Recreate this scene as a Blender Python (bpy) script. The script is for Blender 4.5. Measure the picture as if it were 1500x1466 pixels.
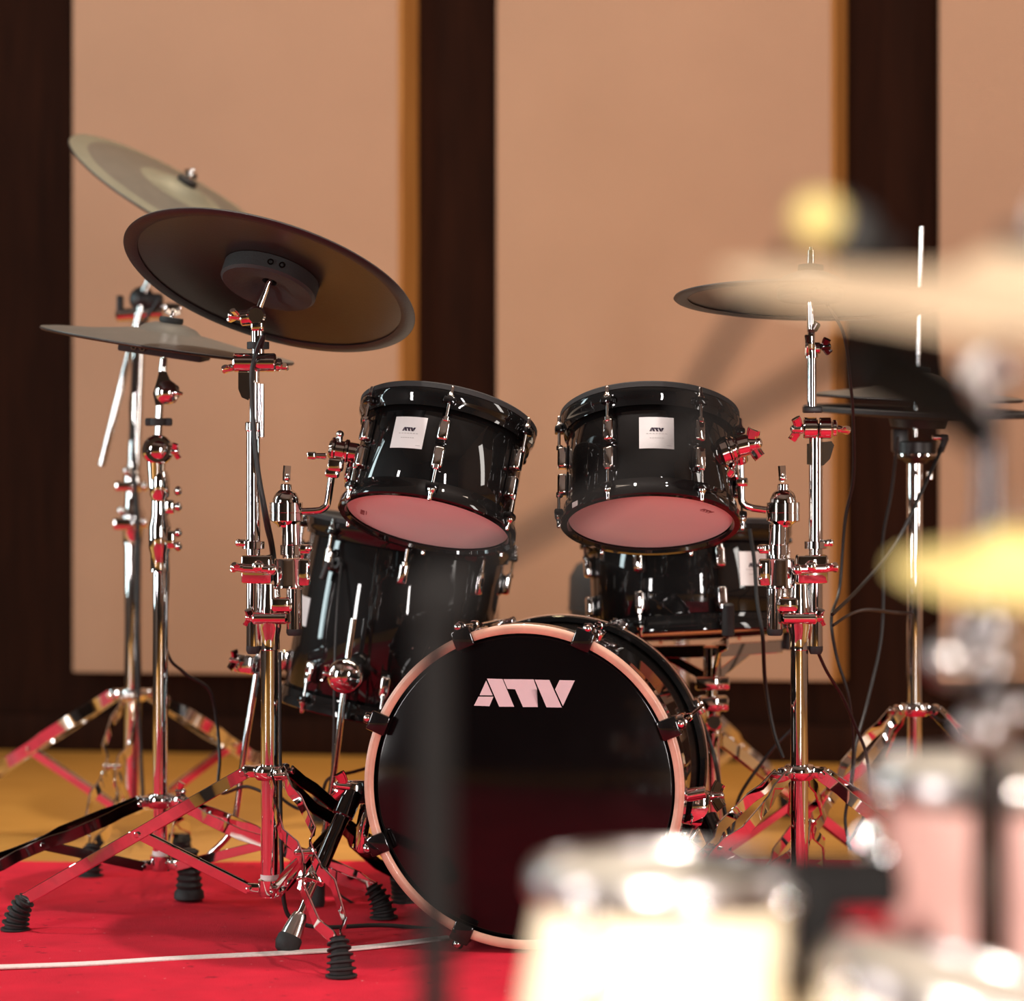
import bpy, bmesh, math, random
from mathutils import Vector, Matrix
random.seed(7)
for o in list(bpy.data.objects): bpy.data.objects.remove(o)
scene = bpy.context.scene
COL = scene.collection
V = Vector
# ------------------------------------------------------------------ camera
F, CY, CZ, HY, CX = 3950.0, -3.95, 0.752, 650.0, 750.0
cam_d = bpy.data.cameras.new('camera'); cam = bpy.data.objects.new('camera', cam_d); COL.objects.link(cam)
cam.location = (0, CY, CZ); cam.rotation_euler = (math.pi/2, 0, 0)
cam_d.sensor_width = 36; cam_d.sensor_fit = 'HORIZONTAL'; cam_d.lens = F/1500*36
cam_d.shift_y = -(733-HY)/1500
cam_d.clip_start = 0.05; cam_d.clip_end = 100
cam_d.dof.use_dof = True; cam_d.dof.focus_distance = 3.99; cam_d.dof.aperture_fstop = 2.7
scene.camera = cam
# ------------------------------------------------------------------ light
w = bpy.data.worlds.new('world'); scene.world = w; w.use_nodes = True
w.node_tree.nodes['Background'].inputs[0].default_value = (0.9, 0.75, 0.65, 1)
w.node_tree.nodes['Background'].inputs[1].default_value = 0.05
scene.view_settings.view_transform = 'Standard'; scene.view_settings.look = 'None'
scene.view_settings.gamma = 1; scene.view_settings.exposure = 0.0
scene.view_settings.use_curve_mapping = False
def aim(o, t): o.rotation_euler = (V(t)-o.location).to_track_quat('-Z', 'Y').to_euler()
def area(name, loc, target, sx, sy, power, col):
    l = bpy.data.lights.new(name, 'AREA'); l.shape = 'RECTANGLE'; l.size = sx; l.size_y = sy
    l.energy = power; l.color = col
    o = bpy.data.objects.new(name, l); COL.objects.link(o); o.location = loc; aim(o, target); return o
def spot(name, loc, target, ang, power, col, rad=0.08, blend=0.6):
    l = bpy.data.lights.new(name, 'SPOT'); l.spot_size = math.radians(ang); l.spot_blend = blend
    l.energy = power; l.color = col; l.shadow_soft_size = rad
    o = bpy.data.objects.new(name, l); COL.objects.link(o); o.location = loc; aim(o, target); return o
WARM = (1.0, 0.80, 0.62)
spot('stage_spot_left', (-0.5, 0.0, 3.55), (-0.40, 0.12, 0), 62, 270, (1, .90, .84), .045)
spot('stage_spot_right', (0.95, -0.3, 3.55), (0.7, 0.2, 0.2), 50, 150, (1, .88, .80), .045)
spot('floor_spot', (-0.3, 1.35, 3.5), (0.1, 1.55, 0), 60, 140, (1, .74, .42), .15, .8)
spot('foreground_spot', (-0.7, -5.3, 1.85), (0.24, -2.5, 0.57), 17, 900, (1, .92, .82), .08, .7)
area('wall_washer', (0.1, 0.5, 3.5), (0.1, 2.5, 0.7), 4.5, 0.3, 62, (1, .80, .64))
area('side_strip', (-3.3, 0.5, 1.4), (0, 0.5, 0.8), 0.40, 2.2, 40, (.78, .97, 1.0))
area('added_strip_right', (3.3, -1.2, 1.5), (0, 0.2, 0.8), 0.4, 2.0, 32, (1, .93, .86))  # unseen strip added to put warm vertical streaks on the chrome
area('fill_strip_left', (-3.75, -3.0, 1.2), (0.0, 0, 0.6), 0.28, 1.9, 85, (1, .95, .93))  # added fill out of view: lifts the tom heads, streaks the drums
area('fill_strip_right', (1.5, -5.8, 1.15), (0.1, 0, 0.6), 0.24, 1.9, 120, (1, .93, .90))  # second added fill, behind the camera, for paler heads and upright streaks

# ------------------------------------------------------------------ pixel helpers (1500 x 1466 frame)
def P(px, py, Y):
    s = (Y-CY)/F
    return V(((px-CX)*s, Y, CZ-(py-HY)*s))
def S(Y): return (Y-CY)/F
CAM = V((0, CY, CZ))
def ray(px, py): return V(((px-CX)/F, 1, -(py-HY)/F)).normalized()
def ray_plane(px, py, c, n):
    r = ray(px, py); return CAM + r*((c-CAM).dot(n)/r.dot(n))
def disc(px, py, Y, a, b, ang, top):
    """centre, top normal and radius of a disc seen as an ellipse (a, b, tilt down to the right)"""
    c = P(px, py, Y); r = (c-CAM).normalized()
    u = r.cross(V((0, 0, 1))).normalized(); v = u.cross(r)
    q = b/a; al = math.radians(ang)
    n = (u*math.sin(al)+v*math.cos(al))*math.sqrt(1-q*q) + r*(-q if top else q)
    return c, n.normalized(), a*S(Y)

# ------------------------------------------------------------------ materials
MATS = {}
def mat(name, col, rough=.5, metal=0., coat=0., bump=0., bscale=200., var=0., vscale=30., spec=.5, coat_rough=.03, aniso=None):
    m = bpy.data.materials.new(name); m.use_nodes = True
    nt = m.node_tree; b = nt.nodes['Principled BSDF']
    b.inputs['Base Color'].default_value = (*col, 1); b.inputs['Roughness'].default_value = rough
    b.inputs['Metallic'].default_value = metal; b.inputs['Coat Weight'].default_value = coat
    b.inputs['Coat Roughness'].default_value = coat_rough; b.inputs['Specular IOR Level'].default_value = spec
    tc = nt.nodes.new('ShaderNodeTexCoord')
    if var > 0:
        n = nt.nodes.new('ShaderNodeTexNoise'); n.inputs['Scale'].default_value = vscale; n.inputs['Detail'].default_value = 5
        nt.links.new(tc.outputs['Object'], n.inputs['Vector'])
        r = nt.nodes.new('ShaderNodeValToRGB')
        r.color_ramp.elements[0].position = .3; r.color_ramp.elements[1].position = .7
        r.color_ramp.elements[0].color = (*[c*(1-var) for c in col], 1)
        r.color_ramp.elements[1].color = (*[min(1, c*(1+var)) for c in col], 1)
        nt.links.new(n.outputs['Fac'], r.inputs['Fac']); nt.links.new(r.outputs['Color'], b.inputs['Base Color'])
    if bump > 0:
        n2 = nt.nodes.new('ShaderNodeTexNoise'); n2.inputs['Scale'].default_value = bscale; n2.inputs['Detail'].default_value = 3
        nt.links.new(tc.outputs['Object'], n2.inputs['Vector'])
        bp = nt.nodes.new('ShaderNodeBump'); bp.inputs['Strength'].default_value = bump; bp.inputs['Distance'].default_value = .004
        nt.links.new(n2.outputs['Fac'], bp.inputs['Height']); nt.links.new(bp.outputs['Normal'], b.inputs['Normal'])
    MATS[name] = m; return m
def wood(name, c1, c2, rough, stretch=(2, 18, 2), coat=0.):
    m = bpy.data.materials.new(name); m.use_nodes = True; nt = m.node_tree; b = nt.nodes['Principled BSDF']
    tc = nt.nodes.new('ShaderNodeTexCoord'); mp = nt.nodes.new('ShaderNodeMapping'); mp.inputs['Scale'].default_value = stretch
    n = nt.nodes.new('ShaderNodeTexNoise'); n.inputs['Scale'].default_value = 3; n.inputs['Detail'].default_value = 6
    r = nt.nodes.new('ShaderNodeValToRGB'); r.color_ramp.elements[0].position = .3; r.color_ramp.elements[1].position = .7
    r.color_ramp.elements[0].color = (*c1, 1); r.color_ramp.elements[1].color = (*c2, 1)
    nt.links.new(tc.outputs['Object'], mp.inputs['Vector']); nt.links.new(mp.outputs[0], n.inputs['Vector'])
    nt.links.new(n.outputs['Fac'], r.inputs['Fac']); nt.links.new(r.outputs['Color'], b.inputs['Base Color'])
    b.inputs['Roughness'].default_value = rough; b.inputs['Coat Weight'].default_value = coat; b.inputs['Specular IOR Level'].default_value = .06 if 'dark' in name else .3
    MATS[name] = m; return m
mat('chrome', (.80, .79, .78), .025, 1., bump=.0)
mat('chrome_soft', (.72, .70, .68), .2, 1.)
mat('black_chrome', (.10, .09, .09), .12, 1.)
mat('black_gloss', (.002, .0016, .0016), .55, 0, 1.0, var=.2, vscale=6, spec=.1, coat_rough=.02)
mat('black_satin', (.010, .009, .009), .42, var=.2, vscale=40)
mat('black_matte', (.006, .005, .005), .8, var=.2, vscale=40, spec=.2)
mat('chrome_dusty', (.50, .46, .45), .3, 1., var=.1, vscale=30)
mat('black_rubber', (.014, .014, .014), .65, bump=.15, bscale=400)
mat('grey_rubber', (.022, .022, .022), .7, bump=.15, bscale=300)
mat('cable_black', (.008, .008, .008), .45, var=.2, vscale=60)
mat('head_pink', (.90, .80, .77), .42, var=.03, vscale=8)
mat('head_cream', (.92, .84, .74), .5, var=.04, vscale=10)
mat('head_black', (.005, .0042, .0045), .10, var=.25, vscale=4, spec=.35)
mat('logo_white', (.80, .66, .68), .5, var=.03, vscale=50)
mat('badge_silver', (.86, .86, .85), .35, .15, var=.05, vscale=25)
mat('print_dark', (.025, .012, .03), .5, var=.2, vscale=50)
mat('print_grey', (.50, .49, .48), .5, var=.2, vscale=50)
mat('print_red', (.30, .12, .12), .5, var=.2, vscale=50)
mat('cymbal_top', (.105, .10, .085), .45, .15, bump=.08, bscale=250, var=.08, vscale=30)
mat('cymbal_band', (.155, .155, .115), .5, .1, bump=.08, bscale=250, var=.08, vscale=30)
mat('cymbal_under', (.016, .009, .007), .30, .1, bump=.05, bscale=300, var=.15, vscale=20)
mat('cymbal_rim', (.010, .007, .008), .5, bump=.1, bscale=300)
mat('hoop_wood', (.72, .42, .30), .35, 0, .3, var=.12, vscale=40)
mat('bronze', (.92, .70, .48), .5, .55, var=.1, vscale=20)
mat('brass', (.95, .76, .30), .5, .35, var=.1, vscale=20)
mat('gold_foam', (.42, .33, .12), .8, bump=.3, bscale=200, var=.1)
mat('rose_shell', (.52, .30, .27), .35, 0, .4, var=.15, vscale=12)
mat('amber_shell', (.95, .80, .58), .4, 0, .4, var=.08, vscale=14)
mat('skin_head', (.85, .78, .66), .5, var=.06, vscale=15)
mat('stripe_white', (.85, .74, .70), .8, bump=.3, bscale=500, var=.1, vscale=200)
mat('throne_cloth', (.020, .022, .024), .8, bump=.2, bscale=300, var=.2)
mat('ceiling_paint', (.20, .18, .165), .9, var=.06, vscale=2)
mat('wall_paint', (.36, .24, .175), .85, var=.1, vscale=2)
mat('hall_paint', (.085, .08, .08), .85, var=.1, vscale=2)
mat('tag_white', (.75, .68, .66), .5, var=.1, vscale=60)
wood('wood_dark', (.013, .0040, .0018), (.022, .0065, .0028), .7, (14, 14, 1.2), .0)
wood('wood_amber', (.36, .15, .037), (.47, .22, .06), .35, (14, 14, 1.2), .2)
wood('wood_floor', (.50, .235, .045), (.63, .32, .07), .38, (1.4, 16, 1), .2)
def fabric():
    m = mat('wall_fabric', (.47, .285, .185), .9, var=.035, vscale=3)
    nt = m.node_tree; b = nt.nodes['Principled BSDF']
    tc = nt.nodes.new('ShaderNodeTexCoord')
    wv = nt.nodes.new('ShaderNodeTexWave'); wv.inputs['Scale'].default_value = 60; wv.bands_direction = 'X'; wv.inputs['Distortion'].default_value = 3
    wz = nt.nodes.new('ShaderNodeTexWave'); wz.inputs['Scale'].default_value = 60; wz.bands_direction = 'Z'; wz.inputs['Distortion'].default_value = 3
    mx = nt.nodes.new('ShaderNodeMath'); mx.operation = 'ADD'
    bp = nt.nodes.new('ShaderNodeBump'); bp.inputs['Strength'].default_value = .35; bp.inputs['Distance'].default_value = .004
    for a in (wv, wz): nt.links.new(tc.outputs['Object'], a.inputs['Vector'])
    nt.links.new(wv.outputs['Fac'], mx.inputs[0]); nt.links.new(wz.outputs['Fac'], mx.inputs[1])
    nt.links.new(mx.outputs[0], bp.inputs['Height']); nt.links.new(bp.outputs['Normal'], b.inputs['Normal'])
fabric()
def carpet_mat():
    m = mat('carpet_red', (.62, .012, .035), .95, var=.16, vscale=9, spec=.15)
    nt = m.node_tree; b = nt.nodes['Principled BSDF']
    b.inputs['Sheen Weight'].default_value = .08; b.inputs['Sheen Tint'].default_value = (1, .35, .35, 1)
    tc = nt.nodes.new('ShaderNodeTexCoord')
    n = nt.nodes.new('ShaderNodeTexNoise'); n.inputs['Scale'].default_value = 500; n.inputs['Detail'].default_value = 3
    n2 = nt.nodes.new('ShaderNodeTexNoise'); n2.inputs['Scale'].default_value = 14; n2.inputs['Detail'].default_value = 4
    mx = nt.nodes.new('ShaderNodeMath'); mx.operation = 'MULTIPLY_ADD'; mx.inputs[1].default_value = .5
    # worn patches, dark stains and pale fluff on the pile
    old = b.inputs['Base Color'].links[0].from_socket
    w1 = nt.nodes.new('ShaderNodeTexNoise'); w1.inputs['Scale'].default_value = 38; w1.inputs['Detail'].default_value = 5
    r1 = nt.nodes.new('ShaderNodeValToRGB'); r1.color_ramp.elements[0].position = .66; r1.color_ramp.elements[1].position = .72
    m1 = nt.nodes.new('ShaderNodeMixRGB'); m1.inputs[2].default_value = (.30, .006, .018, 1)
    w2 = nt.nodes.new('ShaderNodeTexNoise'); w2.inputs['Scale'].default_value = 95; w2.inputs['Detail'].default_value = 2
    r2 = nt.nodes.new('ShaderNodeValToRGB'); r2.color_ramp.elements[0].position = .75; r2.color_ramp.elements[1].position = .78
    m2 = nt.nodes.new('ShaderNodeMixRGB'); m2.inputs[2].default_value = (.75, .28, .28, 1)
    nt.links.new(tc.outputs['Object'], w1.inputs['Vector']); nt.links.new(tc.outputs['Object'], w2.inputs['Vector'])
    nt.links.new(w1.outputs['Fac'], r1.inputs['Fac']); nt.links.new(w2.outputs['Fac'], r2.inputs['Fac'])
    nt.links.new(r1.outputs['Color'], m1.inputs[0]); nt.links.new(old, m1.inputs[1])
    nt.links.new(r2.outputs['Color'], m2.inputs[0]); nt.links.new(m1.outputs[0], m2.inputs[1]); nt.links.new(m2.outputs[0], b.inputs['Base Color'])
    bp = nt.nodes.new('ShaderNodeBump'); bp.inputs['Strength'].default_value = .8; bp.inputs['Distance'].default_value = .006
    for a in (n, n2): nt.links.new(tc.outputs['Object'], a.inputs['Vector'])
    nt.links.new(n.outputs['Fac'], mx.inputs[0]); nt.links.new(n2.outputs['Fac'], mx.inputs[2])
    nt.links.new(mx.outputs[0], bp.inputs['Height']); nt.links.new(bp.outputs['Normal'], b.inputs['Normal'])
carpet_mat()

# ------------------------------------------------------------------ geometry helpers
def basis(n, ref=None):
    """3x3 columns x, y, z with z = n, and y as near as can be to ref"""
    z = V(n).normalized()
    ref = V(ref) if ref is not None else (V((0, 1, 0)) if abs(z.y) < .9 else V((0, 0, 1)))
    x = ref.cross(z).normalized(); y = z.cross(x)
    return Matrix((x, y, z)).transposed()
def frame(c, n, ref=None): return Matrix.Translation(V(c)) @ basis(n, ref).to_4x4()
def lathe(bm, prof, M, seg=32, closed=False):
    rings = []
    for r, z in prof:
        if r < 1e-6: rings.append([bm.verts.new(M @ V((0, 0, z)))])
        else: rings.append([bm.verts.new(M @ V((r*math.cos(2*math.pi*k/seg), r*math.sin(2*math.pi*k/seg), z))) for k in range(seg)])
    pairs = list(zip(rings, rings[1:])) + ([(rings[-1], rings[0])] if closed else [])
    for a, b in pairs:
        for k in range(seg):
            j = (k+1) % seg
            if len(a) == 1 and len(b) == 1: continue
            if len(a) == 1: bm.faces.new((a[0], b[j], b[k]))
            elif len(b) == 1: bm.faces.new((a[k], a[j], b[0]))
            else: bm.faces.new((a[k], a[j], b[j], b[k]))
def solid(bm, prof, M, seg=32):           # lathe with end caps on the axis
    lathe(bm, [(0, prof[0][1])]+list(prof)+[(0, prof[-1][1])], M, seg)
def tube(bm, p0, p1, r, r1=None, seg=20, bev=.0):
    p0, p1 = V(p0), V(p1); L = (p1-p0).length; r1 = r if r1 is None else r1
    M = frame(p0, p1-p0)
    if bev: solid(bm, [(r-bev, 0), (r, bev), (r1, L-bev), (r1-bev, L)], M, seg)
    else: solid(bm, [(r, 0), (r1, L)], M, seg)
def ball(bm, c, r, n=(0, 0, 1), k=1., seg=20):
    M = frame(c, n); lathe(bm, [(r*math.sin(math.pi*i/10), -r*k*math.cos(math.pi*i/10)) for i in range(11)], M, seg)
def box(bm, M, sx, sy, sz, bev=.0, bseg=2):
    vs = [bm.verts.new(M @ V((x*sx/2, y*sy/2, z*sz/2))) for x in (-1, 1) for y in (-1, 1) for z in (-1, 1)]
    q = ((0, 1, 3, 2), (4, 6, 7, 5), (0, 4, 5, 1), (2, 3, 7, 6), (0, 2, 6, 4), (1, 5, 7, 3))
    fs = [bm.faces.new([vs[i] for i in f]) for f in q]
    if bev:
        es = {e for f in fs for e in f.edges}
        bmesh.ops.bevel(bm, geom=list(es), offset=bev, segments=bseg, affect='EDGES', profile=.5)
def crom(pts, n=8):
    pts = [V(p) for p in pts]; out = []
    q = [pts[0]*2-pts[1]]+pts+[pts[-1]*2-pts[-2]]
    for i in range(1, len(q)-2):
        a, b, c, d = q[i-1:i+3]
        for k in range(n):
            t = k/n
            out.append(.5*((2*b)+(c-a)*t+(2*a-5*b+4*c-d)*t*t+(3*b-a-3*c+d)*t**3))
    out.append(pts[-1]); return out
def sweep(bm, pts, r, seg=10):
    pts = [V(p) for p in pts]; rings = []; nrm = None
    for i, p in enumerate(pts):
        t = (pts[min(i+1, len(pts)-1)]-pts[max(i-1, 0)]).normalized()
        if nrm is None: nrm = t.orthogonal().normalized()
        nrm = (nrm - t*nrm.dot(t)).normalized(); bi = t.cross(nrm)
        rings.append([bm.verts.new(p+(nrm*math.cos(2*math.pi*k/seg)+bi*math.sin(2*math.pi*k/seg))*r) for k in range(seg)])
    for a, b in zip(rings, rings[1:]):
        for k in range(seg): bm.faces.new((a[k], a[(k+1) % seg], b[(k+1) % seg], b[k]))
    bm.faces.new(rings[0][::-1]); bm.faces.new(rings[-1])
def strip(bm, pts, wv, wid, th):
    """flat bar along a polyline: wid along wv (made perpendicular), th across"""
    pts = [V(p) for p in pts]; rings = []
    for i, p in enumerate(pts):
        t = (pts[min(i+1, len(pts)-1)]-pts[max(i-1, 0)]).normalized()
        wd = (V(wv)-t*V(wv).dot(t)).normalized(); sd = t.cross(wd)
        c = .25*th
        prof = [(-wid/2, -th/2+c), (-wid/2+c, -th/2), (wid/2-c, -th/2), (wid/2, -th/2+c), (wid/2, th/2-c), (wid/2-c, th/2), (-wid/2+c, th/2), (-wid/2, th/2-c)]
        rings.append([bm.verts.new(p+wd*a+sd*b) for a, b in prof])
    n = 8
    for a, b in zip(rings, rings[1:]):
        for k in range(n): bm.faces.new((a[k], a[(k+1) % n], b[(k+1) % n], b[k]))
    bm.faces.new(rings[0][::-1]); bm.faces.new(rings[-1])
def poly_prism(bm, pts, d):
    """flat polygon (list of points) given a small thickness d (vector)"""
    a = [bm.verts.new(V(p)) for p in pts]; b = [bm.verts.new(V(p)+d) for p in pts]
    fs = [bm.faces.new(a), bm.faces.new(b[::-1])]
    n = len(pts)
    for k in range(n): bm.faces.new((a[k], b[k], b[(k+1) % n], a[(k+1) % n]))
    bmesh.ops.triangulate(bm, faces=fs)
def wing(bm, p, axis, span_dir, span=.022, h=.014, th=.005, hub=.006, hl=.016):
    """wing nut: hub along axis at p, two flared wings along span_dir"""
    p, ax = V(p), V(axis).normalized()
    sd = V(span_dir); sd = (sd-ax*sd.dot(ax)).normalized(); td = ax.cross(sd)
    tube(bm, p, p+ax*hl, hub, hub*.8, 14, .001)
    ts = [-1, -.8, -.45, 0, .45, .8, 1]
    for lay, hf in ((0., 1.), (-.28, .7), (.28, .7)):       # bowed paddle, thicker towards its middle
        strip(bm, [p+sd*k*span*(1-.12*abs(lay))+ax*(hl*(.50+.42*k*k))+td*lay*th for k in ts], ax, h*hf, th*.6)
    ball(bm, p+ax*hl, hub*.75, ax, .7, 12)

def make(name, bm, material, parent=None, loc=None, smooth=40):
    bmesh.ops.recalc_face_normals(bm, faces=bm.faces)
    if loc is not None: bmesh.ops.translate(bm, verts=bm.verts, vec=-V(loc))
    me = bpy.data.meshes.new(name); bm.to_mesh(me); bm.free()
    if smooth:
        for p in me.polygons: p.use_smooth = True
        me.set_sharp_from_angle(angle=math.radians(smooth))
    me.materials.append(MATS[material])
    o = bpy.data.objects.new(name, me); COL.objects.link(o)
    if parent is not None: o.parent = parent
    elif loc is not None: o.location = loc
    return o
class Thing:
    def __init__(s, name, label, cat, loc, group=None):
        s.e = bpy.data.objects.new(name, None); COL.objects.link(s.e); s.loc = V(loc); s.e.location = loc
        s.e.empty_display_size = .05
        s.e['label'] = label; s.e['category'] = cat
        if group: s.e['group'] = group
    def part(s, name, material, fn, parent=None, label=None, smooth=40):
        bm = bmesh.new(); fn(bm)
        o = make(name, bm, material, parent or s.e, s.loc, smooth)
        if label: o['label'] = label
        return o
    def tube(s, name, m, p0, p1, r, r1=None, parent=None, bev=.0, seg=20):
        return s.part(name, m, lambda b: tube(b, p0, p1, r, r1, seg, bev), parent)
def single(name, material, fn, label, cat, group=None, loc=(0, 0, 0)):
    bm = bmesh.new(); fn(bm); o = make(name, bm, material, None, loc)
    o['label'] = label; o['category'] = cat
    if group: o['group'] = group
    return o
def struct(name, material, fn, parent=None, smooth=40):
    bm = bmesh.new(); fn(bm); o = make(name, bm, material, parent, None, smooth)
    if parent is None: o['kind'] = 'structure'
    return o
I4 = Matrix.Identity(4)
def bx(x0, x1, y0, y1, z0, z1, bev=0.):
    return lambda b: box(b, Matrix.Translation(((x0+x1)/2, (y0+y1)/2, (z0+z1)/2)), x1-x0, y1-y0, z1-z0, bev)

# ================================================================== the room
struct('floor', 'wood_floor', bx(-4, 4, -6.2, 4.2, -.1, 0))
struct('ceiling', 'ceiling_paint', bx(-4, 4, -6.2, 4.2, 3.7, 3.8))
struct('wall_left', 'hall_paint', bx(-4.1, -4, -6.2, 4.2, 0, 3.7))
struct('wall_right', 'wall_paint', bx(4, 4.1, -6.2, 4.2, 0, 3.7))
struct('wall_front', 'hall_paint', bx(-4.1, 4.1, -6.3, -6.2, 0, 3.7))
YAW = math.radians(-8); WD = 2.45
WM = Matrix.Translation((0, WD, 0)) @ Matrix.Rotation(YAW, 4, 'Z')   # local x along the wall, -y to the room
def wl(x0, x1, y0, y1, z0, z1, bev=0.): return lambda b: box(b, WM @ Matrix.Translation(((x0+x1)/2, (y0+y1)/2, (z0+z1)/2)), x1-x0, y1-y0, z1-z0, bev)
wallb = struct('wall_back', 'wood_dark', wl(-4.05, 4.05, .07, .17, 0, 3.7))
def wall_x(px):
    k = (px-CX)/F; t = math.tan(YAW)
    X = k*(WD-CY)/(1-k*t); return X/math.cos(YAW)
PW = wall_x(583)-wall_x(106); G = wall_x(727)-wall_x(583)
spans = [(wall_x(106)-.30-k*1.05-PW, wall_x(106)-.30-k*1.05) for k in range(3)] + [(wall_x(106), wall_x(583)), (wall_x(727), wall_x(1217))] + [(wall_x(1376)+k*1.04, wall_x(1376)+k*1.04+PW) for k in range(3)]
for x0, x1 in spans:
    if x0 < -4 or x1 > 4: continue
    struct('acoustic_panel', 'wall_fabric', wl(x0, x1, 0, .07, .197, 3.4, .004), wallb)
    def trim(b, x1=x1):
        for z0, z1 in ((.197, 3.4),):
            pts = [(x1+.0005, .002), (x1+.010, .002), (x1+.037, .07), (x1+.0005, .07)]
            poly_prism(b, [WM @ V((x, y, z0)) for x, y in pts], V((0, 0, z1-z0)))
    struct('panel_trim', 'wood_amber', trim, wallb, 20)
bb = struct('baseboard_back', 'wood_dark', wl(-4.0, 4.0, .045, .0695, 0, .09, .004))

# the rug
rug = Thing('rug', 'bright red carpet with a curved white stripe lying under the drums', 'rug', (0, -.3, 0))
def rug_f(b):
    far = P(750, 1266, .0)
    yb = CY + CZ*F/(1266-HY)
    nx, ny = 60, 40
    g = [[None]*(ny+1) for _ in range(nx+1)]
    for i in range(nx+1):
        for j in range(ny+1):
            x = -2.3+3.7*i/nx; y = -2.2+(yb+2.2)*j/ny
            z = .006+.0012*math.sin(x*9+y*5)+.0009*math.sin(y*17-x*4)
            g[i][j] = b.verts.new((x, y, z))
    for i in range(nx):
        for j in range(ny): b.faces.new((g[i][j], g[i+1][j], g[i+1][j+1], g[i][j+1]))
    edge = [e for e in b.edges if e.is_boundary]
    r = bmesh.ops.extrude_edge_only(b, edges=edge)
    for v in r['geom']:
        if isinstance(v, bmesh.types.BMVert): v.co.z = .0
rug.part('carpet', 'carpet_red', rug_f)
def stripe_f(b):
    pts = [(-160, 1431), (0, 1425), (130, 1420), (260, 1412), (400, 1405), (500, 1399), (580, 1391), (660, 1381)]
    q = []
    for x, y in pts:
        d = CZ*F/(y-HY); q.append(V(((x-CX)/F*d, CY+d, .0085)))
    q = crom(q, 8)
    strip(b, q, (0, 1, 0), .023, .003)
rug.part('white_stripe', 'stripe_white', stripe_f)

# ================================================================== drum kit builders
LOGO = [[(268, 140), (348, 320), (188, 318)], [(175, 335), (358, 335), (308, 452), (120, 445)],
        [(278, 115), (468, 120), (610, 458), (428, 458)],
        [(480, 122), (848, 125), (890, 245), (810, 248), (900, 462), (718, 462), (622, 245), (530, 240)],
        [(862, 128), (1040, 132), (1192, 468), (1005, 465)], [(1165, 133), (1350, 138), (1205, 450), (1110, 245)]]
LOGON = [[((x-735)/1230, -(y-290)/1230) for x, y in p] for p in LOGO]    # width 1, centred
def curved_patch(b, M, r, ph0, w, z0, z1, th, n=8):
    """rectangle on a cylinder of radius r, width w around angle ph0 (0 = front)"""
    def pt(u, z, rr): a = ph0+u/r; return M @ V((rr*math.sin(a), -rr*math.cos(a), z))
    o, i_ = [], []
    for k in range(n+1):
        u = -w/2+w*k/n
        o.append((b.verts.new(pt(u, z0, r+th)), b.verts.new(pt(u, z1, r+th))))
        i_.append((b.verts.new(pt(u, z0, r)), b.verts.new(pt(u, z1, r))))
    for k in range(n):
        b.faces.new((o[k][0], o[k+1][0], o[k+1][1], o[k][1]))
        b.faces.new((i_[k][0], i_[k][1], i_[k+1][1], i_[k+1][0]))
        b.faces.new((o[k][1], o[k+1][1], i_[k+1][1], i_[k][1]))
        b.faces.new((o[k][0], i_[k][0], i_[k+1][0], o[k+1][0]))
    for k in (0, n): b.faces.new((o[k][0], o[k][1], i_[k][1], i_[k][0]))
def curved_logo(b, M, r, ph0, w, zc, th):
    for p in LOGON:
        vs = []
        for x, y in p:
            a = ph0+x*w/r; vs.append(b.verts.new(M @ V(((r+th)*math.sin(a), -(r+th)*math.cos(a), zc+y*w))))
        f = b.faces.new(vs); bmesh.ops.triangulate(b, faces=[f])
def flat_logo(b, c, right, up, n, w, th=.0004):
    for p in LOGON:
        poly_prism(b, [c+right*x*w+up*y*w for x, y in p], n*th)

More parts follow.
